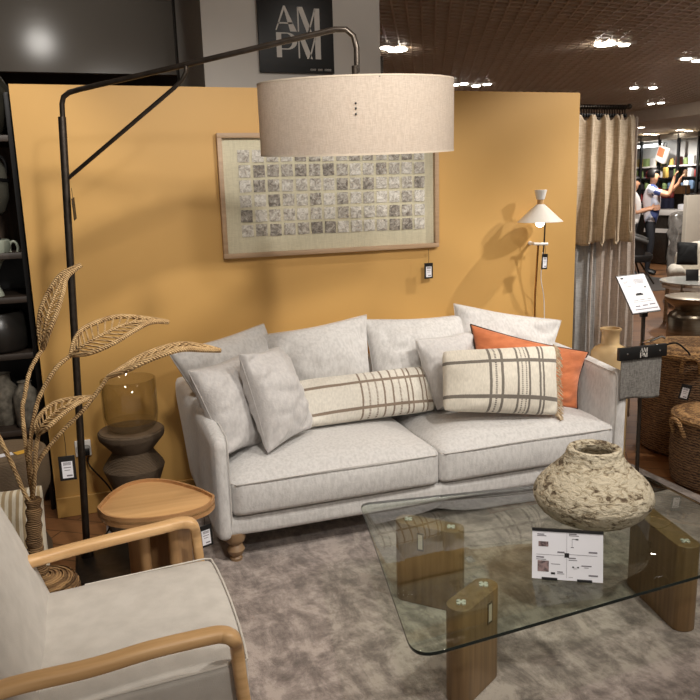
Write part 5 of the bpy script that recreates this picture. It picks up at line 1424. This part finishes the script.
# ------------------------------------------------------------------ camera
cam = bpy.data.cameras.new('camera'); cam.sensor_width = 36; cam.lens = 760/700*36; cam.clip_start = .02
co = bpy.data.objects.new('camera', cam); COL.objects.link(co)
yaw, pitch, roll = (math.radians(a) for a in (18.84, 11.83, 1.67))
f = V((math.sin(yaw)*math.cos(pitch), math.cos(yaw)*math.cos(pitch), -math.sin(pitch)))
r = V((math.cos(yaw), -math.sin(yaw), 0)); d = f.cross(r)
r2 = r*math.cos(roll)+d*math.sin(roll); d2 = d*math.cos(roll)-r*math.sin(roll)
co.matrix_world = Matrix((( r2.x, -d2.x, -f.x, 0), (r2.y, -d2.y, -f.y, 0), (r2.z, -d2.z, -f.z, 1.60), (0, 0, 0, 1)))
SC.camera = co

# ------------------------------------------------------------------ light
def spot(loc, target, power, size=60, blend=.6, radius=.06, color=(1, .95, .88)):
    l = bpy.data.lights.new('spot_lamp', 'SPOT'); l.energy = power; l.spot_size = math.radians(size); l.spot_blend = blend
    l.shadow_soft_size = radius; l.color = color
    o = bpy.data.objects.new('spot_lamp', l); COL.objects.link(o); o.location = loc
    o.rotation_euler = (V(target)-V(loc)).to_track_quat('-Z', 'Y').to_euler(); return o
def area(loc, target, power, sx, sy, color=(1, .9, .78)):
    l = bpy.data.lights.new('ceiling_panel', 'AREA'); l.shape = 'RECTANGLE'; l.size = sx; l.size_y = sy; l.energy = power; l.color = color
    o = bpy.data.objects.new('ceiling_panel', l); COL.objects.link(o); o.location = loc
    o.rotation_euler = (V(target)-V(loc)).to_track_quat('-Z', 'Y').to_euler(); return o
spot((3.7, 2.97, 2.92), (2.3, 3.95, 1.15), 135, 50, radius=.03)
spot((1.9, 1.1, 2.92), (.8, 3.3, .5), 165, 76, radius=.08)
spot((2.9, 1.5, 2.92), (1.9, 2.9, .3), 90, 52, radius=.10)
spot((.4, 1.5, 2.92), (.4, 3.4, .9), 108, 88, radius=.12)
spot((.9, -.4, 2.92), (.2, 2.2, .2), 108, 95, radius=.12)
spot((-.2, 4.7, 2.9), (-.4, 6, 2.4), 9, 130, radius=.1)  # added spot without a fixture, brightens the bulkhead
spot((-.35, 3.3, 2.9), (-.4, 4.0, .9), 40, 70, radius=.1)
spot((4.1, 1.7, 2.92), (3.2, 3.9, .7), 190, 52)  # unseen spot added to lift the curtains and basket lids
spot((4.6, 4.8, 2.9), (4.4, 5.0, 0), 50, 120)
spot((1.7, 3.1, 2.95), (1.3, 4.6, 2.45), 14, 60)  # extra unseen spot, added to brighten the column and its sign
spot((6.2, 6.2, 2.9), (6.2, 6.6, 0), 170, 140)
spot((8.0, 8.6, 2.9), (8.0, 9.0, 0), 260, 150)
spot((9.2, 10.2, 2.9), (10.3, 11.8, .4), 330, 80)
spot((12.2, 14.4, 2.72), (13.4, 15.2, 1.0), 380, 96, color=(1, .96, .92))
W = bpy.data.worlds.new('world'); SC.world = W; W.use_nodes = True
W.node_tree.nodes['Background'].inputs[0].default_value = (1, .92, .83, 1)
W.node_tree.nodes['Background'].inputs[1].default_value = .30
SC.view_settings.view_transform = 'Standard'; SC.view_settings.look = 'None'
SC.view_settings.exposure = .08; SC.view_settings.gamma = 1; SC.view_settings.use_curve_mapping = False
